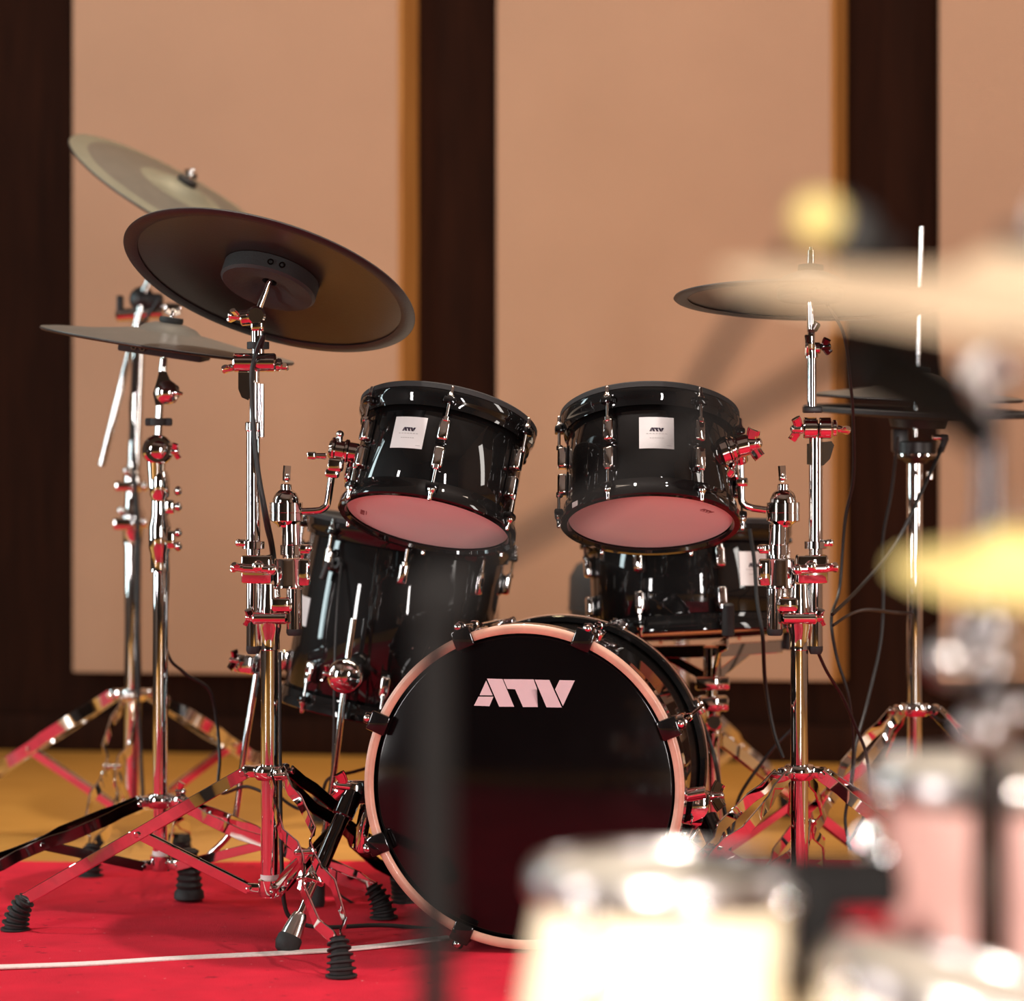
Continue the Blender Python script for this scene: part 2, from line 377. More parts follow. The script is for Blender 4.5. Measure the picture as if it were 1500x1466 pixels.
def drum(t, c, axis, r, H, nl, off, badge=None, top_rubber=True, bottom='head_pink', hoop=.0115, hh=.024, lug_in=.052, lugs=True, rodm='chrome'):
    """c = centre of the lower shell edge, axis = up the drum. Angle 0 faces the camera side"""
    M = frame(c, axis, (0, 1, 0))
    def cyl(a, rr, z): return M @ V((rr*math.sin(a), -rr*math.cos(a), z))
    t.part('shell', 'black_gloss', lambda b: lathe(b, [(r, .004), (r, H-.004), (r-.003, H), (r-.009, H), (r-.009, 0), (r-.003, 0)], M, 96, True))
    angs = [off+2*math.pi*k/nl for k in range(nl)]
    for z0, sgn, nm in ((H, 1, 'top_hoop'), (0, -1, 'bottom_hoop')):
        def hp(b, z0=z0, sgn=sgn):
            pr = [(r+.0015, -.014), (r+.006, -.016), (r+.007, -.010), (r+.009, -.004), (r+hoop, .000), (r+hoop, hh*.42), (r+hoop-.002, hh*.5), (r+.001, hh*.5), (r-.001, hh*.3), (r+.0015, 0)]
            pr = [(a, z0+sgn*z) for a, z in pr]
            if sgn < 0: pr = pr[::-1]
            lathe(b, pr, M, 96, True)
            for a in angs:                                   # ears the rods pass through
                o = cyl(a, r+.0135, z0-sgn*.006)
                rad = (cyl(a, 1, 0)-cyl(a, 0, 0)).normalized()
                box(b, Matrix.Translation(o) @ basis(M.to_3x3() @ V((0, 0, 1)), rad).to_4x4(), .020, .014, .010, .003)
        h = t.part(nm, 'black_gloss', hp)
        if sgn > 0 and top_rubber:
            t.part('rim_cover', 'grey_rubber', lambda b: lathe(b, [(r-.004, H+hh*.5), (r+hoop+.0005, H+hh*.45), (r+hoop+.001, H+hh*.5+.006), (r+hoop-.003, H+hh*.5+.009), (r-.003, H+hh*.5+.008)], M, 96, True), h)
    t.part('top_head', 'head_cream', lambda b: solid(b, [(r-.002, H+.001), (r-.002, H+.003)], M, 96))
    bh = t.part('bottom_head', bottom, lambda b: solid(b, [(r-.0015, -.001), (r-.0015, -.003)], M, 96))
    zax = (M.to_3x3() @ V((0, 0, 1))).normalized()
    if lugs:
        for a in angs:
            rad = (cyl(a, 1, 0)-cyl(a, 0, 0)).normalized()
            for z0, sgn in ((H, 1), (0, -1)):
                zl = z0-sgn*lug_in
                def lug(b, a=a, zl=zl, sgn=sgn, rad=rad):
                    B = basis(zax, rad).to_4x4()
                    box(b, Matrix.Translation(cyl(a, r+.008, zl)) @ B, .0165, .016, .034, .0045, 3)
                    tube(b, cyl(a, r+.0125, zl+sgn*.012), cyl(a, r+.0125, zl+sgn*.020), .0055, None, 12, .001)
                lg = t.part('lug', 'chrome', lug)
                def plate(b, a=a, zl=zl, rad=rad):
                    box(b, Matrix.Translation(cyl(a, r+.0010, zl)) @ basis(zax, rad).to_4x4(), .018, .0022, .038, .001)
                t.part('gasket', 'black_gloss', plate, lg)
                def rod(b, a=a, zl=zl, sgn=sgn, z0=z0):
                    ze = z0+sgn*.010
                    tube(b, cyl(a, r+.0135, zl+sgn*.018), cyl(a, r+.0135, ze), .0024, None, 10)
                    p = cyl(a, r+.0135, z0-sgn*.001)
                    Mm = frame(p, zax*sgn)
                    solid(b, [(.0065, 0), (.0065, .002), (.005, .004), (.0032, .009), (.0032, .016), (.002, .018)], Mm, 12)
                t.part('tension_rod', rodm, rod)
    if badge:
        pb, zc, wid, hei = badge
        bd = t.part('badge', 'badge_silver', lambda b: curved_patch(b, M, r+.0003, pb, wid, zc-hei/2, zc+hei/2, .0006))
        t.part('badge_lettering', 'print_dark', lambda b: curved_logo(b, M, r+.0012, pb, wid*.42, zc+hei*.10, 0), bd, 'dark lettering ATV')
        def lines(b):
            for z, wf, n in ((-.03, .62, 7), (-.17, .42, 6)):
                for k in range(n):
                    cw = wid*wf/n
                    curved_patch(b, M, r+.0009, pb+(-wid*wf/2+cw*(k+.5))/r, cw*.72, zc+hei*(z-.010), zc+hei*(z+.010), .0002, 1)
            curved_patch(b, M, r+.0009, pb+wid*.36/r, wid*.14, zc-hei*.41, zc-hei*.395, .0002, 1)
        t.part('badge_fine_print', 'print_grey', lines, bd)
    return M, cyl, zax, bh

def cymbal(t, c, n, R, top='cymbal_top', rise=.020, bell=.016, sensor=True, hole=.006, nut=True, felt=True, sens_r=.074, sens_d=.026):
    M = frame(c, n, (0, 1, 0))
    re = R-.020
    br = .052
    def prof(z):
        return [(hole, rise+bell+z), (br*.45, rise+bell*.93+z), (br*.8, rise+bell*.55+z), (br, rise*.97+z), (br*1.35, rise*.86+z), (R*.6, rise*.42+z), (re, .0025+z), (R-.0015, .0008+z*.6)]
    up, lo = prof(.003), prof(0)
    t.part('body', top, lambda b: lathe(b, up+[(R-.0015, .0015)], M, 96))
    t.part('underside', 'cymbal_under', lambda b: lathe(b, [(re, .0012)]+[(a, z-.001) for a, z in lo[::-1][2:]]+[(hole, rise+bell+.003)], M, 96))
    t.part('edge_ring', 'cymbal_rim', lambda b: lathe(b, [(re-.002, -.0005), (re-.001, .0012), (R-.004, .0012), (R-.001, .0012), (R, -.0002), (R-.003, -.0026), (re+.004, -.0026)], M, 96, True))
    if sensor:
        z1 = rise*.75
        t.part('sensor_housing', 'black_rubber', lambda b: lathe(b, [(sens_r, z1), (sens_r, z1-sens_d+.004), (sens_r-.004, z1-sens_d), (.040, z1-sens_d+.001), (.026, z1-sens_d*.6), (.012, z1-sens_d*.5), (.012, z1)], M, 64, True))
        for sgn in (-1, 1):
            p = M @ V((sgn*.009+.01, -sens_r-.0008, z1-sens_d*.5))
            t.part('jack_socket', 'black_chrome', lambda b: lathe(b, [(.003, 0), (.0048, 0), (.0048, .002), (.003, .002)], frame(p, M.to_3x3() @ V((0, -1, 0))), 14, True))
    zt = rise+bell+.003
    if felt: t.part('felt_washer', 'black_rubber', lambda b: lathe(b, [(hole-.0008, zt), (.019, zt), (.020, zt+.004), (.019, zt+.009), (hole-.0008, zt+.009)], M, 32, True))
    return M

def ribbed_foot(b, p, ax, L=.058, r0=.0225, r1=.015, n=6):
    """stack of rubber ribs: level sole on the floor, leaning over towards the leg"""
    ax = V(ax).normalized(); seg = 20
    pr = [(r0-.003, 0)]
    for k in range(n):
        z0 = L*k/n; rr = r0+(r1-r0)*k/n
        pr += [(rr, z0+.0010), (rr, z0+L/n*.34), (rr-.0060, z0+L/n*.52), (rr-.0060, z0+L/n*.92)]
    pr += [(r1*.8, L)]
    c = V((p[0], p[1], .0062)); rings = []; zp = 0.
    for r_, z in pr:
        t_ = min(1, z/L*1.4); nn = (V((0, 0, 1))*(1-t_)+ax*t_).normalized()
        c = c+nn*(z-zp); zp = z
        B = basis(nn, (0, 1, 0))
        rings.append([b.verts.new(c+B @ V((r_*math.cos(2*math.pi*k/seg), r_*math.sin(2*math.pi*k/seg), 0))) for k in range(seg)])
    for a, d in zip(rings, rings[1:]):
        for k in range(seg): b.faces.new((a[k], a[(k+1) % seg], d[(k+1) % seg], d[k]))
    b.faces.new(rings[0][::-1]); b.faces.new(rings[-1])
    return c
def tripod(t, X, Y, zc, zb, feet, rt=.0135, wid=.019, dark=(), footL=.055, brace=True, single_leg=False, zdrop=0., bz=.010):
    """double-braced flat-bar legs from a collar at zc to ribbed rubber feet; stays to the lower collar at zb"""
    c = V((X, Y, 0))
    def col(b):
        M = frame((X, Y, zc), (0, 0, 1))
        lathe(b, [(rt+.0003, -.012), (rt+.006, -.012), (rt+.011, -.006), (rt+.012, .004), (rt+.008, .010), (rt+.0003, .010)], M, 32, True)
        for fx, fy in feet:
            d = V((fx-X, fy-Y, 0)).normalized()
            box(b, Matrix.Translation((X+d.x*(rt+.016), Y+d.y*(rt+.016), zc)) @ basis((0, 0, 1), d).to_4x4(), .016, .026, .018, .004)
            s = d.cross(V((0, 0, 1)))
            p = c+d*(rt+.026)+V((0, 0, zc-.002)); tube(b, p-s*.016, p+s*.016, .005, None, 12, .001)
    t.part('leg_collar', 'chrome', col)
    def lowcol(b):
        M = frame((X, Y, zb), (0, 0, 1))
        lathe(b, [(rt+.0003, -.014), (rt+.003, -.014), (rt+.004, -.010), (rt+.004, .010), (rt+.0003, .012)], M, 32, True)
        for fx, fy in feet:
            d = V((fx-X, fy-Y, 0)).normalized()
            box(b, Matrix.Translation((X+d.x*(rt+.012), Y+d.y*(rt+.012), zb-.004)) @ basis((0, 0, 1), d).to_4x4(), .008, .022, .016, .002)
    t.part('stay_collar', 'chrome', lowcol)
    for i, (fx, fy) in enumerate(feet):
        d = V((fx-X, fy-Y, 0)); R = d.length; d.normalize(); s = d.cross(V((0, 0, 1)))
        m = 'black_chrome' if i in dark else 'chrome'
        p0 = c+d*(rt+.024)+V((0, 0, zc-.002))
        ldir = (V((fx, fy, .0))-p0).normalized()
        fax = (-ldir*.75+V((0, 0, .65))).normalized()
        fb = bmesh.new(); ftop = ribbed_foot(fb, (fx, fy), fax, footL)
        p1 = ftop-fax*.004
        def leg(b, p0=p0, p1=p1, s=s, d=d):
            wv = V((0, 0, 1))
            prof = [(0, .011), (.10, .012), (.16, .020), (.36, .025), (.44, .011), (.52, .009), (.60, .012), (.68, .024), (.90, .021), (.97, .007), (1.0, .005)]
            for sg in (-1, 1):
                strip(b, [p0.lerp(p1, q)+s*sg*o for q, o in prof], wv, wid, .0035)
            pm = p0.lerp(p1, .48); tube(b, pm-s*.016, pm+s*.016, .0042, None, 12, .001)
            tube(b, p0-s*.0135, p0+s*.0135, .0045, None, 12, .001)
        lg = t.part('leg', m, leg)
        make('rubber_foot', fb, 'black_rubber', lg, t.loc)
        if brace:
            def br(b, p0=p0, p1=p1, s=s, d=d):
                a = p0.lerp(p1, .48); e = c+d*(rt+.018)+V((0, 0, zb-.005))
                for sg in (-1, 1):
                    strip(b, [a+s*sg*.0065, e+s*sg*.0065], V((0, 0, 1)), .015, .003)
                tube(b, e-s*.010, e+s*.010, .004, None, 12, .001)
                tube(b, a-s*.0165, a+s*.0165, .0045, None, 12, .001)
            t.part('stay', m, br)
def ring(b, c, n, ri, ro, h, seg=28): lathe(b, [(ri, -h/2), (ro-.0008, -h/2), (ro, -h/2+.0008), (ro, h/2-.0008), (ro-.0008, h/2), (ri, h/2)], frame(c, n), seg, True)
Zu = V((0, 0, 1)); Xr = V((1, 0, 0)); Yd = V((0, 1, 0))

# ================================================================== bass drum
Cf, Cb = V((.015, 0, .2495)), V((.083, .38, .2445))
ax = (Cf-Cb).normalized(); L = (Cf-Cb).length
bd = Thing('bass_drum', 'glossy black bass drum with natural wood front hoop and white lettering', 'bass drum', (Cb+Cf)/2*1.0-V((0, 0, .245)))
BM = frame(Cb, ax, (0, 0, 1))        # z towards the camera, y up
R = .2385
def bcyl(a, r, z): return BM @ V((-r*math.cos(a), r*math.sin(a), z)) if False else BM @ V((r*math.cos(a), r*math.sin(a), z))
bd.part('shell', 'black_gloss', lambda b: lathe(b, [(.2215, .03), (.2215, L-.03), (.2135, L-.03), (.2135, .03)], BM, 128, True))
h1 = bd.part('front_hoop', 'black_gloss', lambda b: lathe(b, [(.2245, L-.042), (R-.0015, L-.042), (R, L-.040), (R, L-.0062), (.2245, L-.0062)], BM, 128, True))
bd.part('hoop_face', 'hoop_wood', lambda b: lathe(b, [(.2245, L-.0062), (R-.0002, L-.0062), (R-.0002, L-.004), (R-.003, L-.0008), (R-.006, L), (.2275, L-.001), (.2245, L-.004)], BM, 160, True), h1)
h2 = bd.part('rear_hoop', 'black_gloss', lambda b: lathe(b, [(.2245, 0), (.2325, 0), (.234, .0015), (.234, .04), (.2325, .042), (.2245, .042)], BM, 128, True))
bd.part('hoop_inlay', 'hoop_wood', lambda b: lathe(b, [(.2338, .016), (.2346, .0165), (.2346, .0195), (.2338, .020)], BM, 128, True), h2)
head = bd.part('front_head', 'head_black', lambda b: lathe(b, [(0, L-.010), (.218, L-.010), (.2225, L-.012), (.2245, L-.016), (.2245, L-.020), (0, L-.020)], BM, 128))
bd.part('rear_head', 'head_black', lambda b: solid(b, [(.2245, .012), (.2245, .016)], BM, 96))
hc = BM @ V((0, 0, L-.0099))
def blogo(b):
    for p in LOGO:
        poly_prism(b, [ray_plane(680+x/8.3333, 980+y/8.3333, hc, ax) for x, y in p], ax*.0005)
bd.part('head_lettering', 'logo_white', blogo, head, 'white lettering ATV')
for k in range(8):
    a = math.radians(22.5+45*k)
    rad = (bcyl(a, 1, 0)-bcyl(a, 0, 0)).normalized()
    B = basis(ax, rad).to_4x4()
    def claw(b):
        box(b, Matrix.Translation(bcyl(a, R-.0045, L+.0005)) @ B, .030, .030, .009, .003)
        box(b, Matrix.Translation(bcyl(a, R+.004, L-.015)) @ B, .030, .009, .036, .003)
        box(b, Matrix.Translation(bcyl(a, R+.012, L-.006)) @ B, .017, .016, .012, .004)
    cl = bd.part('claw', 'black_gloss', claw)
    bd.part('claw_bolt', 'chrome', lambda b: (ball(b, bcyl(a, R+.0135, L+.001), .0058, ax, .7, 14), tube(b, bcyl(a, R+.0135, L-.016), bcyl(a, R+.0135, L-.03), .0075, .0065, 14, .001)), cl)
    bd.part('tension_rod', 'chrome', lambda b: tube(b, bcyl(a, R+.0135, L-.026), bcyl(a, R+.011, .262), .0028, None, 10))
    def blug(b):
        box(b, Matrix.Translation(bcyl(a, .2325, .235)) @ B, .019, .020, .050, .006, 3)
        tube(b, bcyl(a, R+.011, .255), bcyl(a, R+.011, .272), .0065, None, 12, .001)
    bd.part('lug', 'chrome', blug)
    def rclaw(b):
        box(b, Matrix.Translation(bcyl(a, .2325, -.001)) @ B, .026, .022, .007, .002)
        box(b, Matrix.Translation(bcyl(a, .2375, .013)) @ B, .026, .007, .034, .002)
        tube(b, bcyl(a, R+.006, .012), bcyl(a, R+.008, .215), .0028, None, 10)
    bd.part('rear_claw', 'chrome', rclaw)
# spurs
YB = .10
def spur_left():
    top, foot = P(520, 1152, YB), P(419, 1401, .012); foot.z = .012
    dr = (foot-top).normalized()
    br = bd.part('spur_bracket', 'chrome', lambda b: (box(b, Matrix.Translation(P(524, 1160, YB+.01)) @ basis(Zu, (1, .3, 0)).to_4x4(), .034, .030, .034, .006),
                                            box(b, Matrix.Translation(P(532, 1208, YB+.02)) @ basis((.2, 0, 1), (1, .3, 0)).to_4x4(), .040, .012, .080, .003)))
    bd.part('wing_nut', 'chrome', lambda b: wing(b, P(512, 1152, YB-.012), (-1, -.3, .15), (.2, -.3, 1), .020, .016, .006, .007, .022), br)
    def q(t): return top.lerp(foot, t)
    sp = bd.part('spur', 'black_chrome', lambda b: (tube(b, q(.03), q(.19), .0165, .0165, 24, .002), tube(b, q(.17), q(.50), .0115, None, 24), tube(b, q(.50), q(.56), .014, None, 24, .002)))
    bd.part('spur_rod', 'chrome', lambda b: tube(b, q(.55), q(.82), .0058, None, 16), sp)
    bd.part('spur_clamp', 'chrome', lambda b: (box(b, Matrix.Translation(q(.565)) @ basis(dr, Yd).to_4x4(), .030, .026, .020, .004), wing(b, q(.565)+V((-.014, -.004, 0)), (-1, -.2, -.1), (0, .2, 1), .017, .010, .004, .005, .014)), sp)
    bd.part('spur_boot', 'chrome_soft', lambda b: solid(b, [(.0095, 0), (.0115, .004), (.0130, .012), (.0155, .028), (.0165, .037)], frame(q(.79), dr), 24), sp)
    bd.part('rubber_tip', 'black_rubber', lambda b: solid(b, [(.0166, 0), (.0185, .003), (.019, .014), (.015, .024), (.008, .028)], frame(q(.79)+dr*.036, dr), 24), sp)
spur_left()
def spur_right():
    c0 = P(1018, 1182, YB)
    br = bd.part('spur_bracket', 'chrome', lambda b: (box(b, Matrix.Translation(c0) @ basis((.12, 0, 1), (1, -.1, 0)).to_4x4(), .050, .044, .050, .006),
         tube(b, P(1000, 1166, YB-.022), P(1034, 1160, YB-.022), .010, None, 18, .002)))
    bd.part('wing_nut', 'chrome', lambda b: wing(b, P(1040, 1166, YB-.01), (1, -.1, .05), (.3, .3, 1), .019, .018, .007, .007, .018), br)
    top, foot = P(1034, 1195, YB-.01), P(1122, 1398, .012); foot.z = .006
    dr = (foot-top).normalized()
    def q(t): return top.lerp(foot, t)
    sp = bd.part('spur', 'black_chrome', lambda b: (tube(b, q(.0), q(.18), .0165, None, 24, .002), tube(b, q(.17), q(.50), .0115, None, 24)))
    bd.part('spur_rod', 'chrome', lambda b: tube(b, q(.45), q(.9), .0058, None, 16), sp)
    bd.part('spur_clamp', 'chrome', lambda b: box(b, Matrix.Translation(q(.52)) @ basis(dr, Yd).to_4x4(), .030, .026, .020, .004), sp)
    bd.part('rubber_tip', 'black_rubber', lambda b: ball(b, foot-dr*.018+V((0, 0, .0095)), .0185, dr, .85, 24), sp)
spur_right()

# ================================================================== toms
YT = .13
def tom(px, py, a, b_, ang, off, bang, bzf, label, logo_px, logo_right, logo_up, vent):
    c, n, r0 = disc(px, py, YT, a, b_, ang, False)
    r = .1255; H = .148
    t = Thing('tom_drum', label, 'drum', c-n*.012, 'rack toms above the bass drum')
    c2 = c+n*.010
    M, cyl, zax, bh = drum(t, c2, n, r, H, 6, off, (bang, H*bzf, .052, .050))
    nb = -n
    lc = ray_plane(*logo_px, c2+nb*.0031, nb)
    def lg(b):
        rt = (ray_plane(logo_px[0]+logo_right[0], logo_px[1]+logo_right[1], lc, nb)-lc).normalized()
        up = rt.cross(n) if False else nb.cross(rt)
        flat_logo(b, lc, rt, up, nb, .024)
        for k in range(4): poly_prism(b, [lc+rt*(-.009+k*.0048+x)+up*(-.0065+y) for x, y in ((0, 0), (.0036, 0), (.0036, .0012), (0, .0012))], nb*.0003)
    t.part('head_lettering', 'print_red', lg, bh, 'small dark lettering ATV')
    return t, M, cyl, zax, c2, r, H
tl, M1, cyl1, z1, c1, r1, H1 = tom(625, 768, 123.3, 37, 11.7, 0, math.radians(-24), .60,
    'tilted black tom drum with silver badge, beside the big dark cymbal stand', (531, 750), (1, -10), None, None)
tr, M2, cyl2, z2, c2_, r2, H2 = tom(953, 768, 124, 42.5, -.5, math.radians(30), math.radians(1.5), .60,
    'black tom drum with bright silver badge, above the snare drum', (1036, 748), (10, 3), None, None)
def small_sticker(b):
    curved_patch(b, M2, r2+.0118, math.radians(-58), .014, -.010, -.002, .0004, 3)
tr.part('hoop_sticker', 'tag_white', small_sticker)
# tom mounting brackets (part of the tom)
def pT(x, y, dy=0.): return P(x, y, YT+dy)
kb = tl.part('mount_bracket', 'chrome', lambda b: (tube(b, pT(482, 657), pT(526, 664, .0), .0150, None, 24, .003), tube(b, pT(485, 657), pT(492, 658), .0185, None, 24, .002),
    tube(b, pT(504, 660), pT(511, 661), .0180, None, 24, .002), box(b, Matrix.Translation(pT(492, 681)) @ basis((.1, 0, 1), Yd).to_4x4(), .024, .026, .020, .004)))
tl.part('wing_nut', 'chrome', lambda b: (tube(b, pT(478, 668, -.012), pT(456, 667, -.014), .0050, .0040, 12, .001), box(b, Matrix.Translation(pT(457, 667, -.014)), .014, .018, .012, .003)), kb)
tl.part('eye_bolt', 'chrome', lambda b: (tube(b, pT(497, 652), pT(498, 636), .0048, None, 14, .001), ball(b, pT(498, 636), .0062)), kb)
tl.part('mount_plate', 'chrome', lambda b: box(b, Matrix.Translation(cyl1(math.radians(-92), r1+.006, H1*.42)) @ basis(z1, cyl1(math.radians(-92), 1, 0)-cyl1(math.radians(-92), 0, 0)).to_4x4(), .034, .012, .060, .005), kb)
kb2 = tr.part('mount_bracket', 'chrome', lambda b: (tube(b, pT(1054, 664, -.02), pT(1078, 655, -.02), .0200, None, 28, .003), tube(b, pT(1078, 655, -.02), pT(1098, 650, -.02), .0170, None, 28, .003),
    tube(b, pT(1066, 660, -.02), pT(1071, 658, -.02), .0225, None, 28, .002), tube(b, pT(1070, 684, -.018), pT(1062, 695, -.016), .0115, None, 20, .002), tube(b, pT(1082, 652, -.02), pT(1085, 676, .0), .0120, None, 20, .003)))
tr.part('wing_nut', 'chrome', lambda b: wing(b, pT(1096, 651, -.024), (1, -.5, .15), (.15, -.3, 1), .022, .020, .010, .012, .016), kb2)
tr.part('mount_plate', 'chrome', lambda b: box(b, Matrix.Translation(cyl2(math.radians(78), r2+.006, H2*.55)) @ basis(z2, cyl2(math.radians(78), 1, 0)-cyl2(math.radians(78), 0, 0)).to_4x4(), .036, .012, .062, .005), kb2)

# ================================================================== snare and floor tom
YS = .60
sc, sn, sr = disc(1013, 931, YS, 146, 6, -3, False)
sn_r = .166
t = Thing('snare_drum', 'shallow black snare drum with silver badge resting on its folding stand', 'drum', sc-sn*.02)
Ms, cyls, zs, _ = drum(t, sc+sn*.012, sn, sn_r, .150, 8, math.radians(14), (math.radians(37), .088, .060, .056), bottom='head_cream', lug_in=.042)
YFT = .60
fc, fn, fr = disc(556, 1046, YFT, 146, 15, 9.5, True)
fn = (V((.165, 0, .986))).normalized()
ft = Thing('floor_tom', 'deep black floor tom leaning on bent chrome legs', 'drum', (fc.x, fc.y, 0))
FR, FH = .166, .290
Mf, cylf, zf, _ = drum(ft, fc+fn*.012, fn, FR, FH, 8, math.radians(2), None, top_rubber=True, bottom='head_cream')
ft.part('badge', 'badge_silver', lambda b: curved_patch(b, Mf, FR+.0003, math.radians(-66), .045, .120, .168, .0006))
rnd = random.Random(3)
for k in range(9):
    av, zv = math.radians(rnd.uniform(14, 30)), rnd.uniform(.02, .14)
    ft.part('shell_rivet', 'chrome_soft', lambda b: ball(b, cylf(av, FR+.0003, zv), .0017, cylf(av, 1, 0)-cylf(av, 0, 0), .6, 8))
ft.part('cable_jack', 'black_satin', lambda b: (ring(b, cylf(math.radians(-38), FR+.004, FH-.055), cylf(math.radians(-38), 1, 0)-cylf(math.radians(-38), 0, 0), .004, .0095, .01), tube(b, cylf(math.radians(-42), FR+.012, FH-.055), cylf(math.radians(-44), FR+.014, FH-.085), .006, None, 12, .001)))
def ft_leg(name, clamp_px, pts, Y, foot=True, ball_r=.030):
    cc = P(*clamp_px, Y)
    k = ft.part('leg_bracket', 'chrome', lambda b: (ball(b, cc, ball_r, Yd, .7, 28), tube(b, cc+V((0, .004, 0)), cc+V((.010, .034, 0)), ball_r*.72, None, 24, .002),
        wing(b, cc+V((-.024, -.012, .004)), (-1, -.3, .2), (0, -.3, 1), .014, .008, .004, .005, .010)))
    lg = ft.part('leg', 'chrome', lambda b: sweep(b, crom(pts, 8), .0054, 14))
    if foot:
        e = pts[-1]; d = (pts[-1]-pts[-2]).normalized()
        ft.part('rubber_foot', 'black_rubber', lambda b: solid(b, [(.009, 0), (.013, .006), (.014, .03), (.017, .05), (.019, .062), (.018, .068)], frame(e-d*.055, d), 20), lg)
    return k
Yl = YFT-.19
pb = [P(518, 906, Yl), P(507, 985, Yl), P(492, 1110, Yl), P(478, 1205, Yl), P(468, 1260, Yl-.005), P(460, 1316, Yl-.01)]
pb[-1].z = .021
ft_leg('front', (506, 990), pb, Yl)
Yl2 = .455
pl = [P(380, 955, Yl2), P(374, 1000, Yl2), P(358, 1100, Yl2), P(347, 1185, Yl2), P(336, 1222, Yl2), P(302, 1258, Yl2), P(284, 1290, Yl2), P(277, 1318, Yl2)]
pl[-1].z = .021
cc = P(362, 972, Yl2)
kbr = ft.part('leg_bracket', 'chrome', lambda b: (box(b, Matrix.Translation(cc) @ basis((.1, 0, 1), (1, -.6, 0)).to_4x4(), .026, .040, .032, .006), tube(b, cc, cc+V((.035, .06, .0)), .012, None, 16, .002),
        wing(b, cc+V((-.014, -.012, .006)), (-1, -.5, .2), (.1, -.2, 1), .016, .012, .005, .006, .012)))
lg = ft.part('leg', 'chrome', lambda b: sweep(b, crom(pl, 8), .0054, 14))
dd = (pl[-1]-pl[-2]).normalized()
def bellows(b):
    pr = [(.010, 0)]
    for k in range(6):
        z = k*.011; r_ = .0135+.0012*k; pr += [(r_, z+.002), (r_+.003, z+.0045), (r_, z+.010)]
    pr += [(.024, .070), (.025, .080), (.022, .083)]
    solid(b, pr, frame(pl[-1]-V((.0, 0, 1))*-.070, (0, 0, -1)), 20)
ft.part('rubber_foot', 'black_rubber', bellows, lg)
Yl3 = YFT+.19
pr3 = [P(660, 960, Yl3), P(664, 1080, Yl3), P(672, 1200, Yl3), P(680, 1270, Yl3)]; pr3[-1].z = .005
ft_leg('rear', (660, 1000), pr3, Yl3)

# ================================================================== snare stand
YN = YS
Xs = P(1043, 0, YN).x
ss = Thing('snare_stand', 'chrome snare stand with folding basket arms under the snare drum', 'drum stand', (Xs, YN, 0))
def pn(x, y, dy=0.): return P(x, y, YN+dy)
hub = pn(1043, 955)
ss.part('hub', 'chrome', lambda b: (tube(b, pn(1043, 946), pn(1043, 1004), .0155, None, 24, .002), box(b, Matrix.Translation(pn(1043, 1000)) @ I4, .058, .04, .022, .004)))
snb = sc-sn*.016      # underside plane of the hoop
def arm(tip, mid, rub):
    a = ss.part('basket_arm', 'chrome', lambda b: strip(b, [hub+V((0, 0, .002))+(tip-hub).normalized()*.012, tip], Zu, .022, .004))
    ss.part('arm_stay', 'chrome', lambda b: strip(b, [hub+V((0, 0, -.042))+(mid-hub)*.12, mid], Zu, .016, .0035), a)
    ss.part('rubber_grip', 'black_rubber', lambda b: tube(b, rub[0], rub[1], .0105, .0095, 18, .003), a)
def under(px, Y): 
    p = P(px, 0, Y); d = (sc-p).dot(sn)/sn.z; return V((p.x, Y, p.z+d-.022))
tA = under(908, YN+.05); tB = under(1146, YN+.08); tC = under(1066, YN-.196)
arm(tA, hub.lerp(tA, .55), (tA+V((-.009, 0, .002)), tA+V((-.011, .002, .030))))
arm(tB, hub.lerp(tB, .55), (tB+V((.009, .002, -.006)), tB+V((.011, .002, .026))))
arm(tC, hub.lerp(tC, .55), (tC+V((0, -.010, .010)), tC+V((0, -.012, .064))))
ss.part('tilter_block', 'chrome', lambda b: box(b, Matrix.Translation(pn(1045, 1030)), .050, .036, .024, .004))
ss.part('tilter', 'chrome', lambda b: (tube(b, pn(1046, 1040), pn(1046, 1075), .012, None, 20, .002), tube(b, pn(1046, 1058, -.02), pn(1046, 1058, .02), .014, None, 20, .003), box(b, Matrix.Translation(pn(1048, 1078)), .020, .022, .012, .003)))
zc = pn(0, 1082).z
ss.tube('post', 'chrome', V((Xs, YN, .045)), pn(1043, 1010), .0105)
for k, (fx, fy) in enumerate(((.29, .12), (-.25, .17), (-.01, -.29))):
    d = V((fx, fy, 0)); dn = d.normalized(); s_ = dn.cross(Zu)
    p0 = V((Xs, YN, zc))+dn*.014; fp = V((Xs+fx, YN+fy, .03))
    lgp = ss.part('leg', 'chrome', lambda b: [strip(b, [p0+s_*sg*.009, fp+s_*sg*.009], Zu, .018, .0035) for sg in (-1, 1)])
    ss.part('stay', 'chrome', lambda b: strip(b, [p0.lerp(fp, .5), V((Xs, YN, .055))+dn*.014], Zu, .014, .004))
    ss.part('rubber_foot', 'black_rubber', lambda b: ribbed_foot(b, (fp.x, fp.y), (-dn.x*.5, -dn.y*.5, .8), .045, .018, .013, 5), lgp)
ss.part('leg_collar', 'chrome', lambda b: ring(b, (Xs, YN, zc), Zu, .0108, .019, .024))

